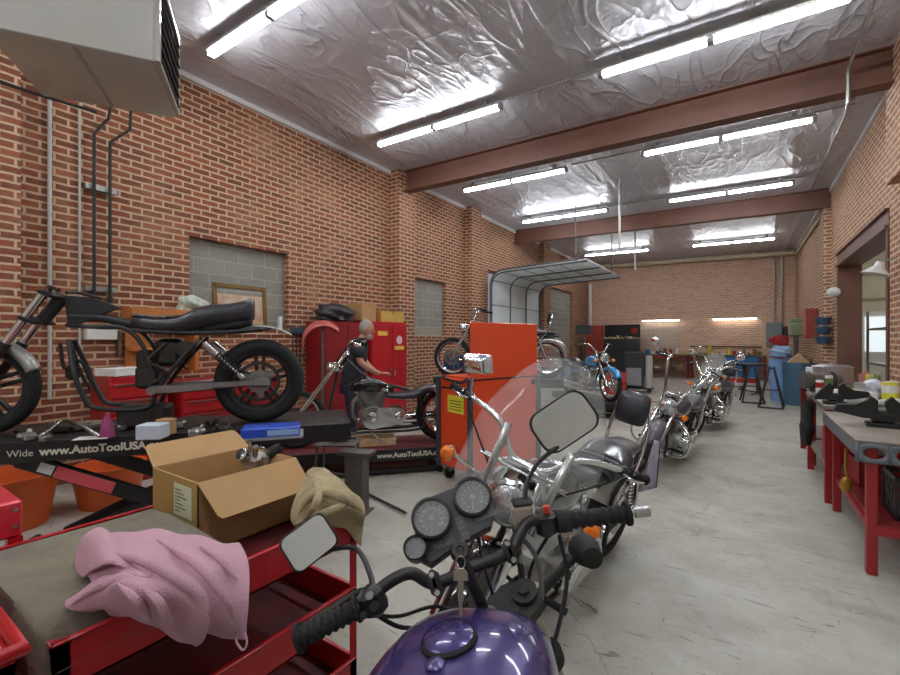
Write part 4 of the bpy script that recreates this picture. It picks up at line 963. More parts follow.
k = MB(); superloft(k, [(.83, .77, .06, .03, .8), (.80, .765, .11, .05, .7), (.7, .745, .13, .06, .7), (.58, .74, .13, .062, .7), (.5, .755, .13, .075, .7), (.42, .79, .13, .09, .7), (.32, .815, .125, .09, .7), (.2, .83, .12, .085, .7), (.1, .855, .115, .085, .7), (.06, .87, .105, .085, .65), (.045, .87, .09, .075, .65)], 24)
so = k.build('seat', M_leather, cb, ang=70)
k = MB()
for i in range(6):
    for j in (-1, 0, 1): k.ell((.785 - i * .05, j * .07, .808 - .012 * math.sin(i * .6)), (.038, .037, .016), 12, 8)
k.build('quilted_panel', M_leather, so)
k = MB(); superloft(k, [(.45, .7, .05, .02, .8), (.35, .72, .1, .04, .8), (.14, .76, .1, .05, .8), (.06, .78, .07, .03, .8)], 20); k.build('tail_tray', M_blackm, cb)
k = MB(); k.box((.6, 0, .55), (.16, .16, .2), None, .03); k.box((.75, .0, .5), (.1, .12, .14), None, .02); k.cyl((.5, -.1, .58), (.5, .1, .58), .05, n=16); k.box((.72, .06, .38), (.14, .1, .16), None, .02); k.tube([(.6, .1, .62), (.7, .12, .5), (.6, .13, .42), (.7, .12, .32)], .01, 6); k.tube([(.55, -.1, .62), (.62, -.12, .5), (.52, -.13, .42)], .01, 6)
k.build('battery_box', M_darkm, cb)
k = MB(); k.grid(lambda u, v: (lambda t: V(math.cos(t) * .41, (v - .5) * .12, .33 + math.sin(t) * .41 + .012 * math.cos((v - .5) * 3)))(math.radians(62 + 62 * u)), 16, 4); k.build('rear_fender_hoop', M_alu, cb, solid=.005)
k = MB(); k.tube([(1.24, .03, .62), (1.2, .06, .45), (1.12, .05, .5), (1.05, .06, .35)], .012, 6); k.tube([(1.2, -.03, .6), (1.14, -.02, .4), (1.08, .0, .3)], .01, 6); k.box((1.17, .02, .42), (.08, .07, .1), None, .02); k.build('wiring_loom', M_blackm, cb)
k = MB(); k.box((.75, 0, .105), (.3, .22, .155), None, .02); k.build('jack_block', M_darkm, cb)

# chopper on the lowered lift
hd = 228; cx, sy = math.cos(math.radians(hd)), math.sin(math.radians(hd))
fx0, fy0 = -4.17, 3.11
mx, my = fx0 - .85 * cx, fy0 - .85 * sy
lift('lowered black motorcycle lift carrying the chopper, in front of the red cabinets', (mx - .08, my - .09, 0), hd - 180, 2.16, .66, .288, [('www.AutoToolUSA.com', .15, .075, .0024)], False, mat('dark_red_deck', (112, 40, 44), .5, 0, .5, 8))
cruiser('chopper_motorcycle', 'black chopper with long raked chrome fork and chrome primary cover, on the lowered lift', (mx, my, .294), hd, 0, wb=1.7, rake=37, fl=.86, Rf=.32, twf=.08, ff=False, bh=.12, bw=.34, bb=.1,
        mir=None, paint=M_gloss, tz=.68, tx=.0, tl=.5, tw=.24, th=.18, sz=.56, lamp=True, hz=-.12, hr=.07, ex=-.03, es=1.05, sig=False)
k = MB(); k.box((0, 0, .04), (.5, .3, .08), None, .004); tag(k.build('wooden_block', M_wood), 'pale wooden plank block under the chopper engine', 'block', None, (mx + .02, my, .29), math.radians(48))
# third motorcycle on its lift, behind the orange cart
c3 = math.radians(199.6); m3 = (-3.43, 6.61)
lift('black lift table under the motorcycle behind the orange tool cart', (m3[0], m3[1], 0), 19.6, 2.1, .6, .87, None, True)
cruiser('motorcycle', 'black and chrome motorcycle with upright backrest, raised on a lift behind the orange tool cart', (m3[0], m3[1], .877), 199.6, 0, wb=1.6, back=True, bz=.98, bh=.2, bw=.36, style='spoke', ff=False, mir=None, sig=False, rpaint=M_chromed)
# blue motorcycle
lift('low black and red lift table under the blue motorcycle', (-2.72, 9.35, 0), -42, 2.1, .6, .3)
cruiser('motorcycle', 'metallic blue motorcycle with chrome front end, on a low lift near the back', (-2.72, 9.35, .306), -42, 0, wb=1.55, paint=mat('light_blue_metallic', (70, 150, 205), .22, .4, coat=.8), hr=.09, bh=.18, mir=None, metal=M_chrome)

# ---------------------------------------------------------------- small loose things
def simple(name, mb, m, label, cat, loc=None, rz=None, group=None, **k): return tag(mb.build(name, m, **k), label, cat, group, loc, rz)
def wall_cabinet(name, label, x0, x1, y0, y1, z0, z1, m, doors, cat='cabinet'):
    """metal cabinet against the left wall, doors facing +x"""
    t = thing(name, label, cat, ((x0 + x1) / 2, (y0 + y1) / 2, z0)); hx, hy = (x1 - x0) / 2, (y1 - y0) / 2
    MB().bx(-hx, hx - .02, -hy, hy, .0, z1 - z0, .006).build('body', m, t)
    n_ = len(doors)
    for a, b, c, d in doors:
        k = MB(); k.bx(hx - .02, hx, -hy + a * 2 * hy + .006, -hy + b * 2 * hy - .006, c, d, .004); o = k.build('door' if d - c > .4 else 'drawer', m, t)
        k = MB()
        if d - c > .4: k.bar((hx + .015, -hy + (b if a == 0 else a) * 2 * hy + (-.06 if a == 0 else .06), (c + d) / 2 - .08), (hx + .015, -hy + (b if a == 0 else a) * 2 * hy + (-.06 if a == 0 else .06), (c + d) / 2 + .08), .02, .02, .004)
        else: k.bx(hx, hx + .015, -hy + a * 2 * hy + .04, -hy + b * 2 * hy - .04, d - .022, d - .008)
        k.build('handle', M_chromed, o)
    return t
MCAB = mat('red_steel_cabinet', (184, 24, 34), .4, 0, .2, 2)
wall_cabinet('storage_cabinet', 'tall red two-door metal cabinet with hazard sticker, against the first brick pier', -5.84, -5.35, 5.56, 6.5, 0, 1.83, MCAB, [(0, .56, .05, 1.78), (.56, 1, .05, 1.78)])
wall_cabinet('storage_cabinet', 'tall dark red metal cabinet behind the standing person', -5.84, -5.38, 4.55, 5.5, 0, 1.8, mat('dark_red_cabinet', (140, 22, 28), .4, 0, .2, 2), [(0, .5, .05, 1.75), (.5, 1, .05, 1.75)])
k = MB(); k.prism([(-.09, -.09), (.09, -.09), (0, .08)][:0] or [(math.cos(i * PI / 12) * .08, math.sin(i * PI / 12) * .08) for i in range(24)], (-5.347, 6.28, 1.5), (0, 1, 0), (0, 0, 1), V(.004, 0, 0)); simple('hazard_sticker', k, mat('sticker_pale', (226, 200, 206), .5), 'round pale hazard sticker on the red cabinet door', 'sticker')
simple('hazard_sticker', MB().bx(-5.349, -5.345, 6.15, 6.42, 1.32, 1.39), mat('sticker_yellow', (232, 190, 70), .5), 'yellow strip sticker below the round one on the red cabinet', 'sticker')
simple('hazard_sticker', MB().bx(-5.349, -5.345, 5.7, 5.95, 1.58, 1.66), mat('sticker_yellow', (232, 190, 70), .5), 'yellow strip sticker on the left door of the red cabinet', 'sticker')
# things on the cabinets
def blob(c, r, seed, amp=.25, n=28, m=16):
    rnd = random.Random(seed); ph = [(rnd.uniform(1, 5), rnd.uniform(1, 5), rnd.uniform(0, 6)) for _ in range(6)]
    k = MB(); k.ell((0, 0, 0), (1, 1, 1), n, m)
    for i, v in enumerate(k.v):
        s_ = 1 + amp * sum(math.sin(a * v.x * 2 + b * v.z * 2 + c_ + v.y * a) for a, b, c_ in ph) / 3
        q = V(v.x * r[0] * s_, v.y * r[1] * s_, v.z * r[2] * s_); q.z = max(q.z, -r[2] * .75); k.v[i] = V(c) + q
    return k
simple('plastic_bag', blob((-5.55, 4.9, 1.93), (.2, .36, .17), 3, .3), mat('black_bag', (44, 44, 50), .3, 0, .3, 10), 'crumpled black bag on top of the dark red cabinet', 'bag', ang=80)
def carton(name, label, c, d, rz, m=M_card, cat='box', group=None, tape=True):
    t = thing(name, label, cat, c, rz, group); MB().bx(-d[0] / 2, d[0] / 2, -d[1] / 2, d[1] / 2, 0, d[2], .004).build('box_body', m, t)
    if tape: MB().bx(-d[0] / 2 - .001, d[0] / 2 + .001, -.025, .025, d[2] - .06, d[2] + .001).build('tape', mat('parcel_tape', (170, 128, 76), .3), t)
    return t
carton('carton', 'open brown carton on the left of the red cabinet top', (-5.6, 5.55, 1.832), (.35, .38, .3), .1)
carton('carton', 'yellowish long carton lying on the red cabinet, nearest the brick pier', (-5.6, 6.2, 1.832), (.35, .6, .2), -.05, mat('yellow_carton', (204, 166, 84), .7, 0, .2, 5))
# curved red and white bodywork part leaning by the cabinet
k = MB(); k.grid(lambda u, v: (lambda t: V(.27 * math.cos(t), (v - .5) * .3, .27 * math.sin(t) - .08 * (2 * v - 1) ** 2))(math.radians(40 + 150 * u)), 20, 8)
simple('curved_fairing', k, mat('faded_red_fairing', (196, 92, 84), .3, 0, .3, 6, coat=.4), 'curved red and pale bodywork part standing behind the person', 'bodywork', (-4.95, 4.15, 1.5), math.radians(55), solid=.02)
simple('bodywork_stand', MB().bx(-.02, .02, -.02, .02, 0, 1.75).bx(-.2, .2, -.2, .2, 0, .03), M_iron, 'grey stand post holding the curved red bodywork', 'stand', (-4.95, 4.15, 0), .9)
# red tool chests behind the stripped bike
wall_cabinet('tool_chest', 'red drawer tool chest with papers on top, behind the stripped motorcycle frame', -5.82, -5.3, 1.75, 2.3, 0, 1.12, M_red, [(0, 1, .05 + .17 * i, .2 + .17 * i) for i in range(6)], 'tool chest')
wall_cabinet('tool_chest', 'wide red roller cabinet with drawers, behind the stripped motorcycle rear wheel', -5.82, -5.2, 2.4, 3.6, 0, 1.02, M_red, [(0, .5, .05 + .155 * i, .19 + .155 * i) for i in range(6)] + [(.5, 1, .05 + .155 * i, .19 + .155 * i) for i in range(6)], 'tool chest')
t = thing('wooden_shelf', 'orange-brown wooden wall shelf with upright board, behind the quilted seat', 'shelf', (-5.7, 2.4, 1.12))
mw = mat('orange_brown_wood', (196, 122, 58), .6, 0, .4, 10)
MB().bx(-.14, .14, -.36, .36, .62, .74, .004).build('shelf_board', mw, t); MB().bx(-.12, -.08, -.34, -.1, 0, .62).build('side_board', mw, t); MB().bx(-.14, .12, .32, .36, 0, .62).build('side_board', mw, t); MB().bx(-.12, .12, -.34, .34, .26, .3).build('inner_shelf', mw, t)
simple('rag', blob((-5.68, 2.72, 1.94), (.1, .16, .12), 5, .3), mat('green_white_cloth', (150, 170, 140), .9, 0, .8, 25, c2=(236, 238, 232)), 'green and white cloth bundle on the wooden shelf', 'cloth', ang=80)
carton('carton', 'flat white carton leaning on the red tool chest', (-5.5, 1.95, 1.125), (.3, .4, .08), .3, M_paper, tape=False)
simple('wall_box', MB().bx(-5.86, -5.76, 1.7, 1.98, 1.5, 1.64, .01), M_white, 'small white electrical box on the wall below the gas pipes', 'electrical box')
simple('wall_panel', MB().cyl((-5.7, 1.56, 1.12), (-5.7, 1.56, 1.12 + .4), .001) if 0 else MB().bx(-5.86, -5.79, 1.99, 2.03, 1.32, 1.6, .004), mat('wood_panel', (96, 74, 54), .5), 'small dark framed panel on the wall above the tool chest', 'panel')  # only a small flat panel is built here, no heater
# framed picture standing in the blocked window
t = thing('framed_picture', 'gilt-framed picture of a pale figure, standing on the blocked window sill', 'picture', (-5.93, 3.52, 1.665)); t.rotation_euler = (0, -.08, 0)
MB().bx(-.012, .008, -.36, .36, .02, .6).build('picture', mat('painting', (186, 150, 118), .6, 0, .7, 5, c2=(236, 222, 204)), t)
k = MB()
for a, b, c, d in ((-.4, -.34, 0, .62), (.34, .4, 0, .62), (-.4, .4, 0, .06), (-.4, .4, .56, .62)): k.bx(-.015, .03, a, b, c, d, .008)
k.build('frame', mat('old_gilt', (128, 100, 52), .4, .5, .5, 20), t)
simple('spray_can', MB().cyl((-5.9, 4.12, 1.665), (-5.9, 4.12, 1.86), .035, n=14), M_paper, 'white spray can standing at the right end of the blocked window sill', 'can')
t = thing('tool_rail', 'dark wall rail with hanging long tools, right of the blocked window', 'tool rail', (-5.82, 4.40, 1.6)); MB().bx(-.04, .03, -.14, .12, 0, .1, .01).build('rail', mat('slate_blue_plastic', (60, 74, 86), .5), t)
for i in range(4): k = MB(); y = -.11 + i * .07; k.cyl((.0, y, 0), (.0, y, -.45), .008, n=8); k.ell((0, y, .03), (.03, .02, .035), 12, 8); k.build('tool', M_darkm, t)

# ---------------------------------------------------------------- person
def skin(name, pts, edges, m, parent, root=0, sub=2):
    me = bpy.data.meshes.new(name); me.from_pydata([p[:3] for p in pts], edges, []); me.materials.append(m)
    o = bpy.data.objects.new(name, me); COL.objects.link(o); o.parent = parent
    k = o.modifiers.new('skin', 'SKIN'); k.use_smooth_shade = True
    if not me.skin_vertices: me.attributes
    sv = me.skin_vertices[0].data
    for i, p in enumerate(pts):
        r = p[3] if isinstance(p[3], tuple) else (p[3], p[3]); sv[i].radius = r; sv[i].use_root = i == root
    k = o.modifiers.new('sub', 'SUBSURF'); k.levels = sub; k.render_levels = sub
    return o
pe = thing('person', 'person in a dark t-shirt with grey hair and beard, bent over the chopper', 'person', (-4.46, 4.24, 0), math.radians(42))
M_skin = mat('skin_tone', (196, 146, 122), .55)
# local: +x is where the person faces (towards the right of the room), y to the left
B = [(0, 0, .95, (.15, .13)), (.02, 0, 1.1, (.15, .13)), (.06, 0, 1.28, (.17, .12)), (.1, 0, 1.44, (.15, .1)), (.13, 0, 1.51, .062), (.16, 0, 1.58, .056),
     (.1, .19, 1.43, .065), (.13, .26, 1.22, .05), (.3, .2, 1.05, .036), (.37, .16, 1.03, .03),
     (.1, -.19, 1.43, .065), (.13, -.27, 1.2, .05), (.32, -.22, 1.07, .036), (.39, -.18, 1.05, .03),
     (0, .1, .85, .1), (.02, .12, .48, .062), (-.02, .12, .1, .045), (.1, .13, .04, .04), (0, -.1, .85, .1), (.02, -.12, .48, .062), (-.02, -.12, .1, .045), (.1, -.13, .04, .04)]
E_ = [(0, 1), (1, 2), (2, 3), (3, 4), (4, 5), (3, 6), (6, 7), (7, 8), (8, 9), (3, 10), (10, 11), (11, 12), (12, 13), (0, 14), (14, 15), (15, 16), (16, 17), (0, 18), (18, 19), (19, 20), (20, 21)]
body = skin('body', B, E_, M_skin, pe)
for s_ in (1, -1):       # hands: palm plus five separate fingers
    b_ = V(.38, .16 * s_ - (.02 if s_ < 0 else 0), 1.03 + (.02 if s_ < 0 else 0))
    k = MB(); k.ell(b_ + V(.05, 0, 0), (.05, .038, .016), 12, 8)
    for i in range(4): y = -.028 + .019 * i; k.tube([b_ + V(.08, y, 0), b_ + V(.12, y, -.002), b_ + V(.14 - .006 * abs(i - 1.5), y, -.03)], .0085, 8)
    k.tube([b_ + V(.03, -.03 * s_, 0), b_ + V(.06, -.055 * s_, -.01), b_ + V(.09, -.05 * s_, -.02)], .01, 8); k.build('hand', M_skin, body, ang=80)
hc = V(.2, 0, 1.655)
Rh = Matrix.Rotation(.28, 3, 'Y')
k = MB(); k.ell(hc, (.098, .077, .118), 24, 18, Rh)
for v in k.v:
    l = Rh.inverted() @ (v - hc)
    if l.z < -.02: l.x *= 1 - .12 * (-l.z / .12) if l.x < 0 else 1.02; l.y *= 1 - .25 * (-l.z / .12)
    v[:] = hc + Rh @ l
k.ell(hc + Rh @ V(.1, 0, -.012), (.018, .014, .026), 12, 8, Rh); k.ell(hc + Rh @ V(.085, 0, -.055), (.018, .026, .01), 12, 8, Rh)
for s_ in (-1, 1): k.ell(hc + Rh @ V(-.01, .077 * s_, -.01), (.018, .01, .03), 12, 8, Rh)
hdo = k.build('head', M_skin, body, ang=80)
for s_ in (-1, 1): MB().ell(hc + Rh @ V(.086, .03 * s_, .006), (.01, .012, .008), 10, 8).build('eye', mat('dark_eye', (40, 34, 30), .3), hdo)
M_hair = mat('grey_hair', (176, 168, 160), .8, 0, .4, 40, .5, 120)
k = MB(); k.ell(hc + Rh @ V(-.022, 0, .018), (.09, .083, .108), 20, 14, Rh); k.build('hair', M_hair, hdo, ang=80)
k = blob(hc + Rh @ V(.06, 0, -.095), (.055, .055, .06), 9, .12, 16, 12); k.build('beard', M_hair, hdo, ang=80)
k = MB(); rings = []
for x, z, a, b in ((-.005, .84, .175, .155), (0, .92, .175, .155), (.01, 1.0, .18, .155), (.03, 1.12, .185, .15), (.06, 1.28, .195, .145), (.09, 1.4, .2, .13), (.11, 1.475, .16, .105), (.125, 1.53, .08, .075)):
    rings.append([V(x + math.cos(2 * PI * j / 24) * b, math.sin(2 * PI * j / 24) * a, z) for j in range(24)])
k.loft(rings, caps=False)
for s_ in (1, -1): k.loft([[c_ + V(math.cos(2 * PI * j / 14) * r_, math.sin(2 * PI * j / 14) * r_ * .8, 0) for j in range(14)] for c_, r_ in ((V(.1, .15 * s_, 1.45), .07), (V(.105, .22 * s_, 1.38), .078), (V(.12, .25 * s_, 1.27), .075))], caps=False)
k.build('t_shirt', mat('dark_tshirt', (42, 44, 54), .85, 0, .3, 6), body, solid=.008, ang=80)
skin('trousers', [(0, 0, .97, (.165, .14)), (0, .1, .85, .115), (.02, .12, .48, .08), (-.02, .12, .1, .065), (0, -.1, .85, .115), (.02, -.12, .48, .08), (-.02, -.12, .1, .065)], [(0, 1), (1, 2), (2, 3), (0, 4), (4, 5), (5, 6)], mat('dark_jeans', (44, 50, 66), .85), body)
for s_ in (-1, 1): k = MB(); superloft(k, [(-.08, .05, .03, .04, .8), (-.05, .055, .045, .055, .8), (.05, .05, .05, .05, .8), (.14, .035, .048, .032, .8), (.19, .03, .03, .02, .8)], 14); o = k.build('shoe', M_blackm, body, ang=70); o.location = (0, .125 * s_, 0)

# ---------------------------------------------------------------- orange tool cart
t = thing('tool_cart', 'orange steel tool cart with its tall lid raised, in the middle of the shop', 'tool cart', (-2.26, 3.74, 0), math.radians(72))
k = MB(); k.bx(0, 1.0, 0, .5, .16, 1.1, .01); k.bx(.02, .98, .02, .48, 1.1, 1.12); bo = k.build('body', M_orange, t)
k = MB(); k.bx(.0, 1.0, -.012, .012, 1.1, 1.68, .006); k.build('lid', M_orange, t)
k = MB(); k.bx(0, 1.0, -.005, 0.0, 1.085, 1.1); k.bx(.9, .96, -.02, -.004, 1.0, 1.06, .004); k.build('lid_hinge', M_darkm, t)
for x, y in ((0, 0), (1, 0), (0, .5), (1, .5)):
    k = MB(); k.box((x + (-.012 if x == 0 else .012), y + (-.012 if y == 0 else .012), .63), (.05, .05, .96), None, .008); k.build('corner_post', mat('charcoal_bumper', (58, 62, 70), .5), t)
for x, y in ((.08, .06), (.92, .06), (.08, .44), (.92, .44)):
    k = MB(); k.cyl((x, y - .02, .06), (x, y + .02, .06), .06, n=20); o = k.build('caster', M_rubber, t); k = MB(); k.bx(x - .025, x + .025, y - .03, y + .03, .08, .16); k.build('caster_fork', M_galv, o)
MB().bx(-.006, 0, .1, .36, .74, .92).build('yellow_label', mat('label_yellow', (222, 214, 60), .5), bo)
k = MB()
for i in range(4): k.bx(-.0075, -.006, .13, .33, .77 + .03 * i, .778 + .03 * i)
k.build('label_lines', M_blackm, bo)
MB().bx(-.008, 0, .03, .47, .98, 1.0).build('drawer_gap', M_blackm, bo)
k = MB(); k.tube([(.02, .06, 1.11), (-.03, .1, 1.07), (-.03, .25, 1.075), (-.035, .4, 1.1), (.02, .46, 1.11)], .014, 8); k.build('handle', M_blackm, t)
M_bg = mat('greasy_part', (150, 146, 140), .35, .8, .4, 30)
for i, (x, y, s_, lb) in enumerate(((.2, .2, .07, 'nearest the handle'), (.45, .3, .09, 'in the middle of the cart top'), (.75, .25, .06, 'beside the raised lid end'))):
    simple('engine_part', MB().box((0, 0, s_ / 2), (s_ * 1.6, s_, s_), None, .015).cyl((0, 0, s_), (0, 0, s_ * 1.5), s_ * .35), M_bg, 'small cast metal part on the orange cart, ' + lb, 'machine part', (-2.26 + x * .309 - y * .951, 3.74 + x * .951 + y * .309, 1.121), .6 * i)
for i, (x, y, lb) in enumerate(((-2.95, 5.95, 'left of the raised motorcycle'),)):
    simple('storage_bin', MB().bx(-.22, .22, -.18, .18, 0, .3, .02), mat('dark_blue_plastic', (28, 48, 96), .4), 'dark blue plastic bin on a stand behind the lowered lift', 'bin', (-4.95, 7.6, .9), .4)
simple('bin_stand', MB().bx(-.3, .3, -.25, .25, .84, .9).bx(-.26, -.22, -.2, .2, 0, .84).bx(.22, .26, -.2, .2, 0, .84), M_redd, 'dark red stand under the blue plastic bin', 'stand', (-4.95, 7.6, 0), .4)
# ---------------------------------------------------------------- red utility carts in the foreground
def tray(k, x0, x1, y0, y1, z0, z1, t_=.006):
    k.bx(x0, x1, y0, y1, z0, z0 + t_)
    for a, b, c, d in ((x0, x0 + t_, y0, y1), (x1 - t_, x1, y0, y1), (x0, x1, y0, y0 + t_), (x0, x1, y1 - t_, y1)): k.bx(a, b, c, d, z0, z1)
    for a, b, c, d in ((x0 - .004, x0 + .014, y0, y1), (x1 - .014, x1 + .004, y0, y1), (x0, x1, y0 - .004, y0 + .014), (x0, x1, y1 - .014, y1 + .004)): k.bx(a, b, c, d, z1 - .006, z1 + .002, .002)
M_cart = mat('red_cart_enamel', (186, 24, 34), .3, 0, .2, 3, coat=.4)
M_worn = mat('scuffed_cart_tray', (120, 30, 34), .55, 0, .8, 7, c2=(54, 30, 32))
t = thing('utility_cart', 'red three-shelf steel utility cart holding the open carton and pink towel', 'cart', (-2.12, .33, 0))
W_, D_ = .78, .97
for i, (a, b) in enumerate(((.665, .785), (.36, .475), (.07, .18))):
    k = MB(); tray(k, 0, W_, 0, D_, a, b); o = k.build('tray', M_cart, t); MB().bx(.01, W_ - .01, .01, D_ - .01, a + .006, a + .008).build('tray_liner', M_worn, o)
for x in (0, W_):
    for y in (0, D_):
        sx_, sy_ = (1 if x == 0 else -1), (1 if y == 0 else -1); k = MB(); k.bx(x, x + sx_ * .035, y, y + sy_ * .004, .07, .79); k.bx(x, x + sx_ * .004, y, y + sy_ * .035, .07, .79); o = k.build('corner_post', M_cart, t)
        for z in (.43, .13, .72): MB().cyl((x + sx_ * .018, y - sy_ * .004, z), (x + sx_ * .018, y + sy_ * .003, z), .007, n=10).build('bolt', M_galv, o)
        k = MB(); k.cyl((x + sx_ * .05, y + sy_ * .03, .035), (x + sx_ * .05, y + sy_ * .055, .035), .035, n=16); k.bx(x + sx_ * .03, x + sx_ * .07, y + sy_ * .02, y + sy_ * .065, .06, .072); k.build('caster', M_blackm, t)
# the open carton with its four flaps
t = thing('open_carton', 'large open brown cardboard carton with folded-out flaps on the red cart', 'cardboard box', (-2.09, .845, .674))
bw_, bd_, bh_ = .37, .44, .281
k = MB(); k.bx(0, .006, 0, bd_, 0, bh_); k.bx(bw_ - .006, bw_, 0, bd_, 0, bh_); k.bx(0, bw_, bd_ - .006, bd_, 0, bh_); k.bx(0, bw_, 0, bd_, 0, .006)
k.build('box_body', M_card, t); MB().bx(.0, bw_, -.001, .006, 0, bh_).build('printed_side', M_cardd, t)
def flap(a, b, o_, nm='flap', w_=.185):
    a, b, o_ = V(a), V(b), V(o_); n_ = (b - a).cross(o_).normalized() * .0025
    k = MB(); q = (b - a).normalized() * .01
    pts = [a, b, b + o_ * .9 - q * 1.2, b + o_ - q * 2.5, a + o_ + q * 2.5, a + o_ * .9 + q * 1.2]
    k.add([p - n_ for p in pts] + [p + n_ for p in pts], [[0, 1, 2, 3, 4, 5], [11, 10, 9, 8, 7, 6]] + [[i, (i + 1) % 6, 6 + (i + 1) % 6, 6 + i] for i in range(6)])
    return k.build(nm, M_card, t)
flap((bw_, 0, bh_), (bw_, bd_, bh_), (.135, 0, -.112)); flap((0, 0, bh_), (0, bd_, bh_), (-.12, .0, .075)); flap((0, .004, bh_), (bw_, .004, bh_), (0, .07, -.17)); flap((0, bd_ - .008, bh_), (bw_, bd_ - .008, bh_), (0, -.05, -.17))
k = MB(); k.bx(.19, .33, -.0025, -.001, .13, .255); o = k.build('shipping_label', mat('pale_green_label', (214, 220, 186), .6), t)
k = MB()
for i in range(7): k.bx(.2, .2 + .1 * ((i * 37 % 10) / 14 + .35), -.0032, -.0025, .145 + .014 * i, .15 + .014 * i)
k.build('label_lines', mat('label_ink', (110, 116, 96), .6), o)
# carburettor in the box
t = thing('carburettor', 'silver cast carburettor sticking out of the open carton', 'engine part', (-1.93, 1.2, .70), .5)
k = MB(); k.box((0, 0, .14), (.07, .06, .25), None, .015); k.box((.0, .0, .24), (.1, .075, .05), Matrix.Rotation(.4, 3, 'X'), .015); k.box((.05, .02, .21), (.05, .05, .1), None, .012); cbo = k.build('casting', M_alu, t)
k = MB(); k.lathe((-.02, -.04, .262), (-.2, -.7, .5), [(.028, -.02), (.03, .02), (.024, .022), (.02, .0), (0, -.005)], 24); k.build('throat', M_chromed, t)
k = MB(); k.cyl((.06, .03, .25), (.11, .06, .28), .026, n=18); k.build('end_cap', M_blackm, t)
k = MB(); k.cyl((.03, -.03, .26), (.05, -.06, .31), .013, n=10); k.cyl((.0, -.02, .27), (.0, -.02, .33), .009, n=8); k.tube([(.02, 0, .28), (.06, -.03, .3), (.08, .0, .27)], .006, 6); k.build('fitting', M_chromed, t)

def lattice(rows, nu=30, nv=30, amp=.006, seed=1, freq=30):
    """smooth surface through a grid of points, with small folds"""
    R = [smooth_path(r, 8) for r in rows]; cols = [smooth_path([r[i] for r in R], 8) for i in range(len(R[0]))]
    rnd = random.Random(seed); a, b, c = rnd.uniform(.6, 1.2), rnd.uniform(.6, 1.2), rnd.uniform(0, 6)
    k = MB(); m = len(cols[0]); n_ = len(cols)
    for i in range(n_):
        for j in range(m):
            p = cols[i][j]; f_ = math.sin(freq * (a * p.x + b * p.y) + c + 3 * math.sin(9 * p.y)) * math.sin(freq * .45 * (b * p.x - a * p.y + p.z) + 2 * c)
            k.v.append(V(p.x, p.y, p.z + amp * f_))
    k.f = [[i * m + j, (i + 1) * m + j, (i + 1) * m + j + 1, i * m + j + 1] for i in range(n_ - 1) for j in range(m - 1)]
    return k
M_pink = mat('pink_terry', (242, 192, 208), .95, 0, .2, 30, 1.0, 300, c2=(216, 164, 182))
k = lattice([[V(-1.734, 0.495, 0.845), V(-1.611, 0.565, 0.900), V(-1.508, 0.643, 0.900), V(-1.399, 0.710, 0.880), V(-1.344, 0.793, 0.840)],
             [V(-1.523, 0.444, 0.860), V(-1.330, 0.472, 0.930), V(-1.306, 0.557, 0.915), V(-1.215, 0.625, 0.890), V(-1.221, 0.748, 0.830)],
             [V(-1.399, 0.431, 0.850), V(-1.247, 0.453, 0.900), V(-1.161, 0.495, 0.900), V(-1.146, 0.589, 0.850), V(-1.129, 0.692, 0.790)],
             [V(-1.376, 0.434, 0.830), V(-1.229, 0.447, 0.860), V(-1.172, 0.511, 0.830), V(-1.138, 0.590, 0.780), V(-1.116, 0.678, 0.730)],
             [V(-1.333, 0.441, 0.810), V(-1.261, 0.480, 0.800), V(-1.234, 0.562, 0.740), V(-1.193, 0.632, 0.700), V(-1.110, 0.672, 0.690)]], amp=.008, seed=4, freq=34)
tw = k.build('pink_towel', M_pink, None, solid=.008, ang=80, sub=1); tag(tw, 'crumpled pink terry towel draped over the near edge of the red cart', 'towel')
k = lattice([[V(-1.405, 0.374, 0.850), V(-1.346, 0.425, 0.900), V(-1.209, 0.460, 0.940), V(-1.120, 0.506, 0.920), V(-1.075, 0.546, 0.860)],
             [V(-1.390, 0.370, 0.845), V(-1.271, 0.411, 0.900), V(-1.152, 0.439, 0.925), V(-1.110, 0.501, 0.880), V(-1.067, 0.554, 0.820)],
             [V(-1.351, 0.386, 0.840), V(-1.248, 0.429, 0.870), V(-1.186, 0.462, 0.860), V(-1.165, 0.526, 0.800), V(-1.113, 0.570, 0.760)],
             [V(-1.341, 0.407, 0.830), V(-1.262, 0.451, 0.830), V(-1.257, 0.501, 0.780), V(-1.243, 0.554, 0.720), V(-1.186, 0.584, 0.690)]], amp=.008, seed=9, freq=44)
k.build('folded_corner', M_pink, tw, solid=.01, ang=80, sub=1)
k = lattice([[V(-1.555, 0.435, 0.860), V(-1.592, 0.459, 0.920), V(-1.562, 0.493, 0.950), V(-1.484, 0.505, 0.930)],
             [V(-1.547, 0.438, 0.850), V(-1.507, 0.457, 0.920), V(-1.433, 0.470, 0.940), V(-1.368, 0.484, 0.920)],
             [V(-1.495, 0.436, 0.850), V(-1.338, 0.430, 0.930), V(-1.278, 0.448, 0.940), V(-1.241, 0.473, 0.920)]], amp=.003, seed=2)
k.build('rolled_fold', M_pink, tw, solid=.012, ang=80, sub=1)
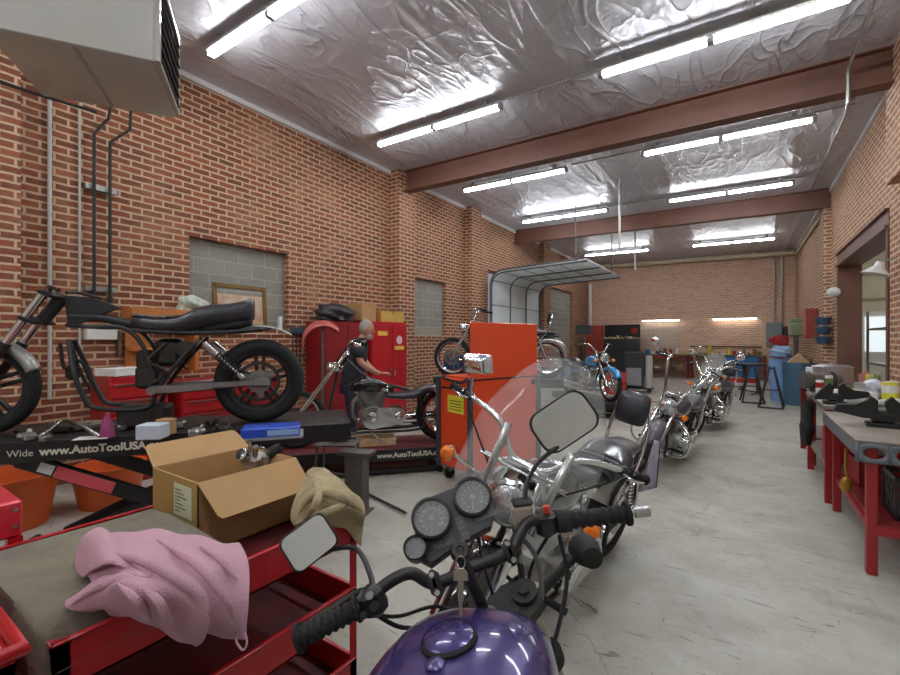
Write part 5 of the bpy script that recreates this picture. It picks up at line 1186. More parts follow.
for pts, rr in (([V(-1.414, 0.455, 0.935), V(-1.252, 0.477, 0.950), V(-1.135, 0.499, 0.940), V(-1.077, 0.531, 0.900), V(-1.062, 0.546, 0.850)], .014), ([V(-1.421, 0.587, 0.915), V(-1.223, 0.569, 0.930), V(-1.126, 0.572, 0.915), V(-1.073, 0.596, 0.850), V(-1.087, 0.625, 0.780)], .012),
                ([V(-1.361, 0.373, 0.855), V(-1.300, 0.402, 0.900), V(-1.231, 0.435, 0.930), V(-1.168, 0.466, 0.940)], .012), ([V(-1.160, 0.442, 0.930), V(-1.102, 0.455, 0.910), V(-1.108, 0.479, 0.850), V(-1.145, 0.531, 0.760)], .010), ([V(-1.212, 0.417, 0.930), V(-1.144, 0.428, 0.910), V(-1.169, 0.466, 0.840)], .009), ([V(-1.313, 0.653, 0.900), V(-1.199, 0.655, 0.890), V(-1.136, 0.664, 0.850)], .010)):
    k = MB(); k.tube(pts, lambda t_, rr=rr: rr * (.3 + .7 * math.sin(PI * min(1, t_))), 16); k.build('towel_fold', M_pink, tw, ang=80)
k = MB(); k.tube([V(-1.140, 0.673, 0.730), V(-1.098, 0.667, 0.700), V(-1.098, 0.656, 0.680), V(-1.122, 0.651, 0.700), V(-1.129, 0.660, 0.730)], .003, 6); k.build('hanging_loop', M_pink, tw)
M_mat = mat('grey_green_quilt', (132, 126, 104), .95, 0, .6, 7, .6, 60, c2=(104, 92, 92))
def mf(u, v):
    x = -1.97 + .62 * u; y = .306 + .49 * v; z = .814 + .012 * math.sin(9 * x + 5) * math.sin(11 * y)
    e = v * .49; d_ = max(0, .014 - e); z -= d_ * 8; 
    e = (1 - u) * .62; d2 = max(0, .06 - e); z -= d2 * d2 * 30
    return V(x, y, z)
k = MB(); k.grid(mf, 40, 70); tag(k.build('quilted_mat', M_mat, None, solid=.022, ang=80), 'worn grey-green quilted mat covering the near end of the red cart', 'mat')
M_olive = mat('olive_tan_cloth', (182, 166, 130), .95, 0, .5, 9, .7, 80)
k = lattice([[V(-1.778, 1.399, 0.860), V(-1.638, 1.368, 0.900), V(-1.453, 1.323, 0.880), V(-1.351, 1.331, 0.820)],
             [V(-1.637, 1.245, 0.850), V(-1.434, 1.188, 0.920), V(-1.326, 1.223, 0.890), V(-1.308, 1.311, 0.810)],
             [V(-1.534, 1.128, 0.820), V(-1.335, 1.087, 0.890), V(-1.283, 1.168, 0.860), V(-1.262, 1.271, 0.800)],
             [V(-1.480, 1.083, 0.790), V(-1.313, 1.078, 0.830), V(-1.301, 1.174, 0.800), V(-1.295, 1.292, 0.720)],
             [V(-1.449, 1.083, 0.770), V(-1.351, 1.110, 0.780), V(-1.306, 1.189, 0.770), V(-1.287, 1.273, 0.660)]], amp=.007, seed=6, freq=38)
ol = k.build('olive_cloth', M_olive, None, solid=.010, ang=80, sub=1); tag(ol, 'bunched olive-tan cloth draped over the far corner of the red cart', 'cloth')
for pts, rr in (([V(-1.367, 1.027, 0.850), V(-1.360, 1.061, 0.900), V(-1.311, 1.095, 0.930), V(-1.243, 1.132, 0.910), V(-1.231, 1.218, 0.840)], .020), ([V(-1.412, 1.056, 0.800), V(-1.283, 1.053, 0.860), V(-1.241, 1.110, 0.880), V(-1.258, 1.196, 0.880)], .017), ([V(-1.667, 1.317, 0.880), V(-1.383, 1.135, 0.920), V(-1.261, 1.027, 0.920), V(-1.336, 1.034, 0.840)], .016)):
    k = MB(); k.tube(pts, lambda t_, rr=rr: rr * (.35 + .65 * math.sin(PI * min(1, t_))), 16); k.build('cloth_fold', M_olive, ol, ang=80)
# second cart at the far left bottom, and the red stand behind it
t = thing('tool_trolley', 'red tool trolley with tubular rail in the bottom left corner', 'cart', (-1.93, -.385, 0))
k = MB(); tray(k, 0, .66, 0, .64, .60, .83); k.bx(.0, .66, .62, .64, .3, .83, .004); k.bx(.645, .66, 0, .64, .3, .83, .004); k.build('body', M_cart, t)
k = MB(); k.tube([(0, .0, .845), (0, .65, .845), (.66, .65, .845), (.66, 0, .845)], .017, 12, smooth=False); k.build('rail', M_cart, t)
k = MB(); tray(k, .02, .64, .02, .62, .1, .2); k.build('lower_tray', M_cart, t)
for x in (.02, .62):
    for y in (.02, .6): MB().bx(x, x + .03, y, y + .03, .0, .6).build('leg', M_cart, t)
for i, (x, y, z, d, m_, lb, nm) in enumerate(((.16, .42, .61, (.24, .12, .15), M_wood, 'pale wooden block inside the left red trolley', 'block'), (.36, .48, .61, (.2, .14, .1), M_blackm, 'black plastic case inside the left red trolley', 'case'), (.34, .26, .61, (.16, .22, .13), M_redd, 'dark red box inside the left red trolley', 'box'), (.52, .42, .61, (.08, .14, .06), M_paper, 'white paper packet inside the left red trolley', 'packet'))):
    simple(lb.split()[1 if i != 0 else 1] + '_item' if 0 else nm, MB().box((0, 0, d[2] / 2), d, None, .006), m_, lb, nm, (-1.93 + x, -.38 + y, z), .2 * i)
t = thing('red_stand', 'red steel stand with bolted corner post at the left edge', 'stand', (-2.80, -.15, 0))
MB().bx(0, .66, 0, .6, .80, .93, .008).build('top_shelf', mat('bright_red_shelf', (206, 40, 56), .35, coat=.3), t)
for x in (0, .62):
    for y in (0, .56):
        o = MB().bx(x, x + .04, y, y + .04, 0, .80).build('leg', M_cart, t)
        for z in (.84, .9): MB().cyl((x + .02 + (.02 if x else -.02), y + .02, z), (x + .02 + (.026 if x else -.026), y + .02, z), .007, n=10).build('bolt', M_galv, o)
MB().bx(0, .66, 0, .6, .35, .37).build('lower_shelf', M_cart, t)

# ---------------------------------------------------------------- clutter on the raised lift
DZ = .886
k = MB(); k.lathe((0, 0, 0), (0, 0, 1), [(0, 0), (.042, 0), (.042, .02), (.03, .09), (.012, .13), (.012, .15), (0, .15)], 24)
simple('funnel_bottle', k, mat('magenta_plastic', (150, 60, 110), .35, coat=.3), 'magenta cone-shaped bottle standing on the raised lift', 'bottle', (-3.343, 1.091, 0.886))
simple('white_card', MB().bx(-.09, .09, -.05, .05, 0, .004), M_paper, 'white card lying on the raised lift beside the magenta bottle', 'card', (-3.382, 1.031, 0.886), .9)
carton('small_carton', 'small white carton with brown flap on the raised lift', (-3.069, 1.240, 0.886), (.14, .12, .09), .7, mat('pale_blue_white_card', (206, 216, 226), .6), tape=False)
carton('small_carton', 'tiny brown carton open behind the white one on the raised lift', (-3.129, 1.340, 0.886), (.09, .08, .1), .4, tape=False)
def part(loc, rz, s_, label, seed, m=None):
    rnd = random.Random(seed); k = MB()
    k.box((0, 0, s_ * .3), (s_ * 1.3, s_ * .8, s_ * .6), None, s_ * .12)
    for i in range(5): a = rnd.uniform(0, 6.28); k.cyl((math.cos(a) * s_ * .4, math.sin(a) * s_ * .3, s_ * .3), (math.cos(a) * s_ * .85, math.sin(a) * s_ * .6, s_ * rnd.uniform(.3, .8)), s_ * rnd.uniform(.1, .22), n=12)
    k.ringplate((s_ * .2, -s_ * .42, s_ * .35), (0, 1, 0), s_ * .12, s_ * .26, s_ * .08, 18)
    return simple('engine_part', k, m or M_bg, label, 'machine part', loc, rz)
for i, (p_, s_, lb) in enumerate((((-3.518, 1.233, 0.886), .05, 'small silver fitting right of the magenta bottle on the lift'), ((-3.273, 1.478, 0.886), .06, 'dark oily part between the small cartons and the rear wheel'), ((-3.185, 1.667, 0.886), .055, 'small bright part close to the rear wheel on the lift'), ((-3.524, 0.838, 0.886), .05, 'small bright link part at the lift edge under the front wheel'), ((-3.646, 0.788, 0.886), .075, 'greasy cast part at the left end of the raised lift, under the front wheel'), ((-3.774, 0.983, 0.886), .085, 'silver cast part on the lift left of the magenta bottle'), ((-3.756, 1.073, 0.886), .06, 'small dark metal part right behind the silver casting on the lift'), ((-2.905, 1.419, 0.886), .08, 'oily cast part on the lift behind the open carton flap'), ((-2.825, 1.544, 0.886), .09, 'larger silver cast part on the lift left of the blue box'))): part(p_, i * .8, s_, lb, i, [M_bg, M_alu, M_darkm][i % 3])
k = MB(); k.tube([V(-3.943, 0.790, 0.900), V(-3.588, 0.830, 0.910), V(-3.700, 0.964, 0.970), V(-3.498, 0.999, 0.960), V(-3.337, 1.053, 0.900)], .011, 10); simple('exhaust_pipe', k, M_chromed, 'curved silver exhaust pipe lying on the raised lift', 'pipe')
k = MB(); k.ringplate((0, 0, .012), (0, 0, 1), .03, .12, .022, 36); simple('brake_disc', k, M_alu, 'bare round aluminium disc lying on the lift behind the magenta bottle', 'disc', (-3.883, 1.155, 0.886))
t = thing('blue_box', 'flat blue and white printed box on the right end of the raised lift', 'box', (-2.501, 1.689, 0.886), math.radians(52)); MB().bx(-.17, .17, -.1, .1, 0, .055, .003).build('box_body', mat('blue_print', (40, 84, 196), .35, coat=.4), t)
MB().bx(-.02, .165, -.1015, -.1, .01, .045).build('printed_panel', mat('light_blue_print', (150, 184, 232), .4), t); MB().bx(-.19, .19, -.12, .12, -.012, -.0, .0).build('tray', mat('grey_tray', (150, 150, 150), .5), t)
t.location.z += .012
k = MB(); k.lathe((0, 0, 0), (0, 0, 1), [(0, 0), (.26, 0), (.33, .4), (.34, .42), (.31, .42), (.24, .03), (0, .03)], 36); simple('orange_tub', k, mat('orange_plastic', (206, 92, 36), .4), 'orange plastic tub on the floor behind the scissor lift legs', 'tub', (-4.92, .93, 0))
k = MB(); k.lathe((0, 0, 0), (0, 0, 1), [(0, 0), (.22, 0), (.28, .34), (.29, .36), (.26, .36), (.2, .03), (0, .03)], 36); simple('orange_tub', k, mat('orange_plastic', (206, 92, 36), .4), 'second orange plastic tub, right of the first, under the raised lift', 'tub', (-4.85, 1.60, .0))
# steel post stand, stool with tools, rod
t = thing('steel_post_stand', 'squat grey steel post stand with flat top plate, standing on the floor', 'stand', (-2.80, 2.72, 0), .35)
MB().bx(-.085, .085, -.07, .07, 0.012, .5, .006).build('post', M_iron, t); MB().bx(-.15, .15, -.08, .08, .5, .535, .004).build('top_plate', M_iron, t); MB().bx(-.12, .12, -.1, .1, 0, .012).build('foot_plate', M_iron, t)
k = MB(); k.tube([(-.09, 0, .3), (-.3, 0, .33), (-.32, 0, .31)], .012, 8, smooth=False); k.build('side_lever', M_iron, t)
t = thing('steel_stool', 'low grey steel stool covered with hand tools', 'stool', (-3.35, 3.0, 0), .6)
MB().bx(-.2, .2, -.16, .16, .47, .49, .004).build('top', M_iron, t)
for x, y in ((-1, -1), (-1, 1), (1, -1), (1, 1)): k = MB(); k.cyl((x * .17, y * .13, .47), (x * .2, y * .17, 0), .012, n=10); k.build('leg', M_iron, t)
rt = random.Random(3)
for i in range(7):
    a = rt.uniform(0, 3.1); q = V(-3.35 + rt.uniform(-.12, .12), 3.0 + rt.uniform(-.1, .1), .499 + .012 * i)
    k = MB(); k.cyl((-.09, 0, 0), (.05, 0, 0), .006, n=8); k.cyl((.03, 0, 0), (.1, 0, 0), .011, n=8); k.ell((-.1, 0, 0), (.018, .014, .008), 10, 6)
    simple('hand_tool', k, [M_darkm, M_chromed, M_iron][i % 3], 'steel hand tool in the pile on the low stool', 'hand tool', q, a, 'hand tools piled on the low stool')
k = MB(); k.cyl((-2.991, 3.052, 0.020), (-2.393, 2.897, 0.020), .012, n=10); simple('steel_rod', k, M_darkm, 'dark steel rod lying on the floor beside the post stand', 'rod')

# ---------------------------------------------------------------- back wall
def bench(name, label, x0, x1, y0, y1, h, mtop, mleg, cat='workbench', shelf=True, apron=0):
    t = thing(name, label, cat, ((x0 + x1) / 2, (y0 + y1) / 2, 0)); hx, hy = (x1 - x0) / 2, (y1 - y0) / 2
    MB().bx(-hx, hx, -hy, hy, h - .04, h, .005).build('bench_top', mtop, t)
    for x in (-hx + .04, hx - .04):
        for y in (-hy + .04, hy - .04): MB().bx(x - .03, x + .03, y - .03, y + .03, 0, h - .04).build('leg', mleg, t)
    if shelf: MB().bx(-hx + .02, hx - .02, -hy + .03, hy - .03, .3, .33).build('lower_shelf', mtop, t)
    if apron: MB().bx(-hx + .01, hx - .01, -hy + .01, -hy + .03, h - .04 - apron, h - .04).build('apron', mleg, t)
    return t
M_bt = mat('bench_top_brown', (112, 98, 84), .6, 0, .5, 6)
bench('workbench', 'long dark workbench under the left shop light on the back wall', -3.48, -1.75, 19.2, 19.9, .93, M_bt, M_redd, apron=.12)
bench('workbench', 'long workbench with blue cabinet beneath, under the right shop light', -1.7, .72, 19.2, 19.9, .95, mat('bench_top_green', (120, 120, 98), .6, 0, .4, 6), M_redd, shelf=False)
t = thing('base_cabinet', 'bright blue cabinet under the back workbench', 'cabinet', (-.02, 19.55, 0)); MB().bx(-.55, .5, -.3, .3, .04, .89, .006).build('body', M_blue, t)
for a, b in ((-.54, -.03), (-.02, .49)): o = MB().bx(a, b, -.315, -.3, .07, .86, .004).build('door', M_blue, t); MB().bx((a + b) / 2 - .01, (a + b) / 2 + .01, -.325, -.315, .5, .6).build('handle', M_galv, o)
for i, (x0, x1, lb) in enumerate(((-3.55, -2.1, 'left'), (-.98, .46, 'right'))):
    t = thing('shop_light', 'lit white tube light on the back wall, the %s one over the bench' % lb, 'wall light', ((x0 + x1) / 2, 19.9, 2.30)); hx = (x1 - x0) / 2
    MB().bx(-hx, hx, -.05, .06, .02, .06, .006).build('housing', M_white, t); MB().cyl((-hx + .03, -.02, .0), (hx - .03, -.02, .0), .018, n=10).build('tube', M_wl, t) if 0 else MB().cyl((-hx + .03, -.02, .0), (hx - .03, -.02, .0), .018, n=10).build('tube', mat('bench_tube', (255, 246, 230), .5, emit=11), t)
    for x in (-hx + .1, hx - .1): MB().cyl((x, .0, .06), (x, .0, .42), .008, n=6).build('hanger', M_galv, t)
pipe('wall_rail', [(-1.75, 19.93, 1.25), (.6, 19.93, 1.25)], .025, M_steel, 'brown horizontal pipe along the back wall above the bench', 'pipe')
t = thing('electrical_panel', 'grey electrical panel on the back wall, right side', 'electrical panel', (.99, 19.885, 1.28)); MB().bx(-.27, .2, -.1, .1, 0, .85, .01).build('enclosure', mat('panel_grey_green', (120, 134, 134), .5), t); MB().bx(-.25, .18, -.112, -.1, .03, .82, .004).build('door', mat('panel_grey_green', (120, 134, 134), .5), t); MB().bx(.22, .36, -.06, .1, .1, .7, .008).build('side_breaker', M_darkm, t)
# clutter on the back benches: countable things
rc = random.Random(11)
PAL = [('white', (224, 222, 214)), ('red', (170, 40, 36)), ('yellow', (210, 196, 60)), ('grey', (120, 122, 122)), ('brown', (140, 100, 66)), ('black', (34, 34, 36)), ('tan', (190, 160, 120)), ('green', (120, 140, 70)), ('blue', (60, 100, 160)), ('pinkish', (190, 120, 120))]
def bottle_mb(h, r): return MB().lathe((0, 0, 0), (0, 0, 1), [(0, 0), (r, 0), (r, h * .62), (r * .4, h * .78), (r * .36, h * .97), (r * .42, h), (0, h)], 16)
def can_mb(h, r): return MB().lathe((0, 0, 0), (0, 0, 1), [(0, 0), (r, 0), (r, h * .96), (r * .94, h), (r * .9, h * .97), (0, h * .97)], 18)
places = ['at the left end', 'second from the left end', 'left of the middle', 'just left of the middle', 'in the middle', 'just right of the middle', 'right of the middle', 'toward the right end', 'near the right end', 'at the right end']
def clutter(x0, x1, y, z, n, where, seed, smax=.22, vary=.12, axis='x'):
    r_ = random.Random(seed)
    for i in range(n):
        cn, cc_ = PAL[r_.randrange(len(PAL))]; kd_ = r_.choice(['box', 'can', 'bottle', 'part', 'bag']); f_ = (i + .5) / n; h = r_.uniform(.08, smax); q = x0 + (x1 - x0) * f_
        pos = (q, y + r_.uniform(-vary, vary), z) if axis == 'x' else (y + r_.uniform(-vary, vary), q, z); w__ = abs(x1 - x0) / n * .4
        m = mat('clutter_' + cn, cc_, .5, 0, .3, 15); pl_ = places[min(9, int(f_ * 10))]
        if kd_ == 'box': k = MB().box((0, 0, h * .35), (min(.26, w__ * 1.6), .2, h * .7), None, .006).box((0, 0, h * .7), (min(.2, w__ * 1.2), .15, .01)); 
        elif kd_ == 'can': k = can_mb(h, min(.06, w__))
        elif kd_ == 'bottle': k = bottle_mb(h * 1.2, min(.045, w__))
        elif kd_ == 'part':
            s_ = min(h, w__ * 1.5) * .8; k = MB().box((0, 0, s_ * .3), (s_ * 1.4, s_, s_ * .6), None, s_ * .15).cyl((-s_ * .3, 0, s_ * .6), (-s_ * .3, 0, s_ * 1.1), s_ * .25).cyl((.2 * s_, -s_ * .5, s_ * .4), (.2 * s_, -s_ * .9, s_ * .5), s_ * .2)
        else: k = blob((0, 0, h * .33), (min(.1, w__), .09, h * .45), seed + i, .3, 16, 10)
        simple({'part': 'machine_part', 'bag': 'rag'}.get(kd_, kd_), k, m, '%s %s on %s, %s' % (cn, {'part': 'metal part', 'bag': 'bundle of rag'}.get(kd_, kd_), where, pl_), {'part': 'machine part', 'bag': 'rag'}.get(kd_, kd_), pos, r_.uniform(-.4, .4))
clutter(-3.6, -1.85, 19.5, .931, 8, 'the left back bench', 5, .26)
clutter(-1.6, .6, 19.5, .951, 14, 'the right back bench', 21, .34)
clutter(-3.6, -1.9, 19.5, .331, 6, 'the lower left back shelf', 8, .3)
# tool chests at the back left
t = thing('tool_chest', 'black roller tool chest with open lid and red badge, back wall', 'tool chest', (-4.25, 19.2, 0))
MB().bx(-.72, .72, -.3, .3, .1, 1.55, .01).build('body', mat('charcoal_chest', (44, 46, 52), .4), t); MB().bx(-.72, .72, .27, .3, 1.6, 2.15, .005).build('lid', M_black, t)
MB().bx(.38, .62, .262, .27, 1.78, 2.0).build('badge', M_red, t)
for i in range(5):
    for a, b in ((-.7, -.02), (.02, .7)): MB().bx(a, b, -.315, -.3, .16 + .26 * i, .4 + .26 * i, .004).build('drawer', mat('charcoal_chest', (44, 46, 52), .4), t)
for x in (-.6, .6): MB().cyl((x, -.22, .05), (x, -.18, .05), .05, n=14).build('caster', M_blackm, t)
clutter(-4.9, -3.6, 19.1, 1.551, 8, 'the black tool chest', 31, .14, .06)
t = thing('tool_chest', 'brick-red drawer tool chest in the back left corner', 'tool chest', (-5.15, 18.6, 0))
MB().bx(-.32, .32, -.25, .25, 0, 2.1, .01).build('body', mat('faded_red_chest', (158, 62, 48), .5, 0, .3, 4), t)
for i in range(9): MB().bx(-.3, .3, -.265, -.25, .16 + .2 * i, .33 + .2 * i, .004).build('drawer', mat('faded_red_chest', (158, 62, 48), .5, 0, .3, 4), t)
simple('sign_board', MB().bx(-.28, .28, -.02, .02, 1.7, 2.05, .01).bx(-.02, .02, -.02, .02, .0, 1.7).bx(-.2, .2, -.2, .2, 0, .03), mat('slate_sign', (66, 74, 78), .5), 'dark blank board on a pole left of the red chest', 'board', (-4.9, 16.2, 0), .4)
# welding cart, red boxes, step
t = thing('shop_cart', 'dark upright machine on a cart with a pale cylinder beside it, at the back', 'cart', (-2.62, 13.6, 0), .1)
MB().bx(-.25, .25, -.25, .25, .15, 1.15, .01).build('cabinet', mat('charcoal_chest', (44, 46, 52), .4), t); MB().bx(-.2, .2, -.262, -.25, .2, .7).build('front_panel', mat('grey_panel', (140, 142, 146), .5), t); MB().cyl((.38, 0, .12), (.38, 0, 1.05), .1, n=20).build('gas_cylinder', mat('pale_cylinder', (196, 196, 190), .4), t); MB().bx(-.3, .5, -.28, .28, .1, .13).build('cart_base', M_black, t)
for x in (-.22, .4): MB().cyl((x, -.26, .06), (x, -.2, .06), .06, n=14).build('caster', M_blackm, t)
for i, (z, c_, lb) in enumerate(((0, (170, 40, 36), 'dark red plastic box stacked lowest beside the blue motorcycle'), (.32, (190, 52, 44), 'red plastic box stacked on top beside the blue motorcycle'))):
    simple('storage_box', MB().bx(-.3, .3, -.2, .2, 0, .3, .02).bx(-.31, .31, -.21, .21, .26, .3, .01), mat('plastic_red_%d' % i, c_, .5), lb, 'box', (-2.95, 12.6, z), .15)
# floor jack, A-frame stands, bins at the right rear
t = thing('floor_jack', 'red shop jack with black platform near the blue bins', 'jack', (.05, 15.0, 0)); MB().bx(-.4, .35, -.25, .25, .3, .42, .02).build('body', M_red, t); MB().bx(-.45, .5, -.3, .3, .78, .84, .01).build('platform', M_black, t); MB().bx(-.06, .06, -.06, .06, .4, .8).build('column', M_darkm, t)
for x, y in ((-.35, -.2), (-.35, .2), (.3, -.2), (.3, .2)): MB().bx(x - .03, x + .03, y - .03, y + .03, 0, .32).build('leg', M_darkm, t)
for i, (x, y, r_, lb) in enumerate(((.28, 12.75, .1, 'left'), (.60, 12.02, -.1, 'right'))):
    k = MB()
    for s_ in (-1, 1): k.tube([(s_ * .22, -.12, .012), (s_ * .05, .12, .85), (s_ * .05, .16, .9)], .02, 8, smooth=False); k.tube([(s_ * .22, .35, .012), (s_ * .05, .14, .85)], .02, 8, smooth=False)
    k.tube([(-.22, -.12, .02), (.22, -.12, .02)], .02, 8, smooth=False); k.tube([(-.05, .14, .87), (.05, .14, .87)], .02, 8, smooth=False); k.tube([(-.13, .0, .4), (.13, 0, .4)], .015, 8, smooth=False)
    simple('folding_stand', k, M_black, 'black tubular folding stand by the blue bins, %s one' % lb, 'stand', (x - .08, y - .1, 0), r_)
def bin_(c, r, h, m, label, lid=None):
    t = thing('trash_bin', label, 'trash bin', c); MB().lathe((0, 0, 0), (0, 0, 1), [(0, 0), (r * .85, 0), (r, h), (r * 1.05, h), (r * 1.05, h + .03), (r * .96, h + .03), (r * .8, .03), (0, .03)], 28).build('bin_body', m, t)
    for i in range(4): a = i * PI / 2 + .6; MB().box((math.cos(a) * r * 1.03, math.sin(a) * r * 1.03, h * .85), (.05, .1, .04), a, .01).build('bin_handle', m, t)
    return t
bin_((1.08, 12.85, 0), .32, .95, mat('blue_grey_plastic', (70, 104, 128), .5, 0, .2, 4), 'blue-grey round trash bin with tan boards inside')
bin_((.78, 13.5, 0), .24, 1.0, mat('light_blue_plastic', (120, 160, 210), .5, 0, .2, 4), 'light blue round bin left of the blue-grey one')
simple('rag', blob((0, 0, .1), (.22, .22, .16), 77, .3), mat('pale_blue_bag', (150, 180, 214), .5), 'pale blue plastic bag overflowing the light blue bin', 'bag', (.78, 13.5, 1.08), ang=80)
k = MB(); k.prism([(-.22, 0), (.2, 0), (.0, .22)], (0, 0, 0), (1, 0, 0), (0, 0, 1), V(0, .2, 0)); simple('board_scrap', k, M_wood, 'tan board scraps sticking out of the blue-grey bin', 'board', (1.08, 12.85, .98))
# drill press and neighbours
t = thing('drill_press', 'pale green drill press by the right wall at the back', 'drill press', (1.3, 16.2, 0)); mg = mat('machine_green', (140, 156, 124), .5, 0, .3, 8)
MB().bx(-.25, .25, -.3, .3, 0, .1, .01).build('base', mg, t); MB().cyl((0, .1, .1), (0, .1, 1.7), .06, n=16).build('column', M_iron, t); MB().bx(-.16, .16, -.3, .25, 1.6, 2.0, .05).build('head', mg, t); MB().bx(-.2, .2, -.3, .15, 1.0, 1.04, .01).build('table', M_iron, t); MB().cyl((0, -.2, 1.35), (0, -.2, 1.6), .04, n=14).build('chuck', M_iron, t); MB().bx(-.14, .14, -.2, .35, 2.0, 2.12, .03).build('belt_guard', mg, t)
simple('wall_cabinet', MB().bx(-.12, .12, -.35, .35, 0, .75, .01).bx(-.125, -.12, -.33, .33, .02, .73), mat('faded_red_chest', (158, 62, 48), .5), 'red cabinet mounted on the right wall beyond the pier', 'cabinet', (1.46, 14.6, 1.55))
simple('red_machine', MB().bx(-.12, .12, -.2, .2, 0, 1.3, .02).bx(-.2, .2, -.15, .15, 1.3, 1.65, .05).cyl((-.2, 0, 1.5), (-.3, 0, 1.5), .07), M_red, 'red upright machine left of the drill press', 'machine', (.98, 17.2, 0))
for i, z in enumerate((1.42, 1.62, 1.82)):
    simple('hanging_bin', MB().lathe((0, 0, 0), (0, 0, 1), [(0, 0), (.1, 0), (.15, .15), (.14, .16), (.09, .02), (0, .02)], 18), mat('slate_blue_plastic2', (58, 84, 110), .5), 'slate blue parts bin hung on the right wall, ' + ['lowest', 'middle', 'topmost'][i] + ' of three', 'bin', (1.42, 12.1, z))
# hose on the floor
k = MB(); k.tube([(-.9, 17.2, .015), (-.3, 16.6, .015), (.1, 16.9, .015), (-.1, 15.9, .015), (.3, 15.2, .015), (.2, 14.4, .015)], .015, 6); simple('hose', k, M_blackm, 'black hose snaking over the floor near the back bench', 'hose')

# ---------------------------------------------------------------- right side benches
t = thing('workbench', 'grey steel workbench with red legs and oval holes in its end, right foreground', 'workbench', (.66, 3.78, 0))
MB().bx(-.06, .82, 0, 1.35, .845, .862, .003).build('bench_top', mat('worn_bench_top', (150, 140, 128), .5, .1, .5, 6), t)
k = MB(); n_ = 28
def plate_with_holes(x0, x1, z0, z1, holes):
    k = MB(); xs = [x0]
    for cx_, w__ in holes: xs += [cx_ - w__ - .02, cx_ + w__ + .02]
    xs.append(x1)
    for a, b in zip(xs[0::2], xs[1::2]): k.add([(a, 0, z0), (b, 0, z0), (b, 0, z1), (a, 0, z1)], [[0, 1, 2, 3]])
    for cx_, w__ in holes:
        cz = (z0 + z1) / 2; hw, hh = w__ + .02, (z1 - z0) / 2; inn = []; out = []
        for i in range(n_):
            a = 2 * PI * i / n_; ca, sa = math.cos(a), math.sin(a); inn.append((cx_ + w__ * ca, 0, cz + .034 * sa)); s_ = min(hw / max(abs(ca), 1e-6), hh / max(abs(sa), 1e-6)); out.append((cx_ + ca * s_, 0, cz + sa * s_))
        k.add(inn + out, [[i, (i + 1) % n_, n_ + (i + 1) % n_, n_ + i] for i in range(n_)])
    return k
k = plate_with_holes(-.06, .82, .72, .845, [(.03, .05), (.18, .05), (.33, .05), (.48, .05), (.63, .05)]); o = k.build('end_panel', M_greybench, t, solid=.006)
k = MB(); k.bx(-.06, -.054, 0.01, 1.35, .76, .845); k.bx(.0, .82, 1.344, 1.35, .74, .845); k.build('side_panel', M_greybench, t)
for x in (.0, .76):
    for y in (.03, 1.27): k = MB(); k.bx(x, x + .055, y, y + .055, .0, .84, .004); k.build('leg', M_redd if 0 else mat('red_leg_paint', (160, 34, 38), .45, 0, .35, 9), t)
k = MB(); k.bx(.05, .78, .03, .06, .26, .32); k.bx(.05, .78, 1.27, 1.3, .26, .32); k.bx(.02, .05, .05, 1.3, .26, .3); k.build('stretcher', mat('red_leg_paint', (160, 34, 38), .45), t); MB().bx(.04, .8, .03, 1.3, .32, .335).build('lower_shelf', M_redd, t)
# milk crate with lattice sides
t = thing('milk_crate', 'black plastic lattice crate on the shelf under the near right bench', 'crate', (1.02, 4.1, .336))
k = MB(); k.bx(-.2, .2, -.16, .16, 0, .012); k.bx(-.2, .2, -.16, -.145, .25, .28); k.bx(-.2, .2, .145, .16, .25, .28); k.bx(-.2, -.185, -.16, .16, .25, .28); k.bx(.185, .2, -.16, .16, .25, .28); k.bx(-.2, .2, -.16, -.148, 0, .03); k.bx(-.2, -.188, -.16, .16, 0, .03)
for x in (-.195, .195):
    for y in (-.155, .155): k.bx(x - .008, x + .008, y - .008, y + .008, 0, .28)
k.build('crate_frame', M_black, t); k = MB()
for i in range(-3, 8):
    for s_ in (-1, 1):
        x0 = -.2 + i * .057; a = V(x0, -.155, .03); b = V(x0 + s_ * .22, -.155, .25)
        if s_ > 0 or True:
            def cl(a, b):
                t0, t1 = 0, 1; d = b.x - a.x
                for lim, sg in ((-.19, 1), (.19, -1)):
                    if d == 0: continue
                    tt = (lim - a.x) / d
                    if (a.x - lim) * sg < 0: t0 = max(t0, tt)
                    if (b.x - lim) * sg < 0: t1 = min(t1, tt)
                return (a + (b - a) * t0, a + (b - a) * t1) if t1 > t0 + .05 else None
            c_ = cl(a, b)
            if c_: k.bar(c_[0], c_[1], .006, .01)
for i in range(6):
    for s_ in (-1, 1):
        y0 = -.14 + i * .05; y1 = y0 + s_ * .12
        if -.15 <= y1 <= .15: k.bar((-.195, y0, .03), (-.195, y1, .25), .006, .01)
k.build('lattice', mat('crate_lattice', (52, 54, 56), .45), t)
simple('rag', blob((0, 0, .08), (.22, .16, .09), 15, .3), mat('red_cloth', (176, 24, 30), .8, 0, .4, 12), 'bunched red shop cloth on top of the black crate', 'cloth', (1.02, 4.1, .62), ang=80)
for i, (x, y, z, c_, lb) in enumerate(((.88, 4.86, .336, (150, 34, 34), 'dark red plastic bin on the bench shelf behind the lattice crate'), (1.2, 4.7, .336, (130, 30, 30), 'dark red plastic bin at the wall side of the bench shelf'))):
    k = MB(); tray(k, -.13, .13, -.17, .17, 0, .2, .01); simple('parts_bin', k, mat('dark_red_plastic', c_, .5), lb, 'bin', (x, y, z), .1)
k = MB(); k.tube([(.0, 0, .25), (.0, 0.01, .1), (.01, 0, .0)], .008, 8); k.ell((0, 0, -.02), (.035, .02, .06), 14, 10); simple('hanging_hook', k, mat('brass_yellow', (190, 150, 60), .4, .5), 'brass-yellow hook hanging under the near right bench', 'hook', (.64, 4.35, .44))
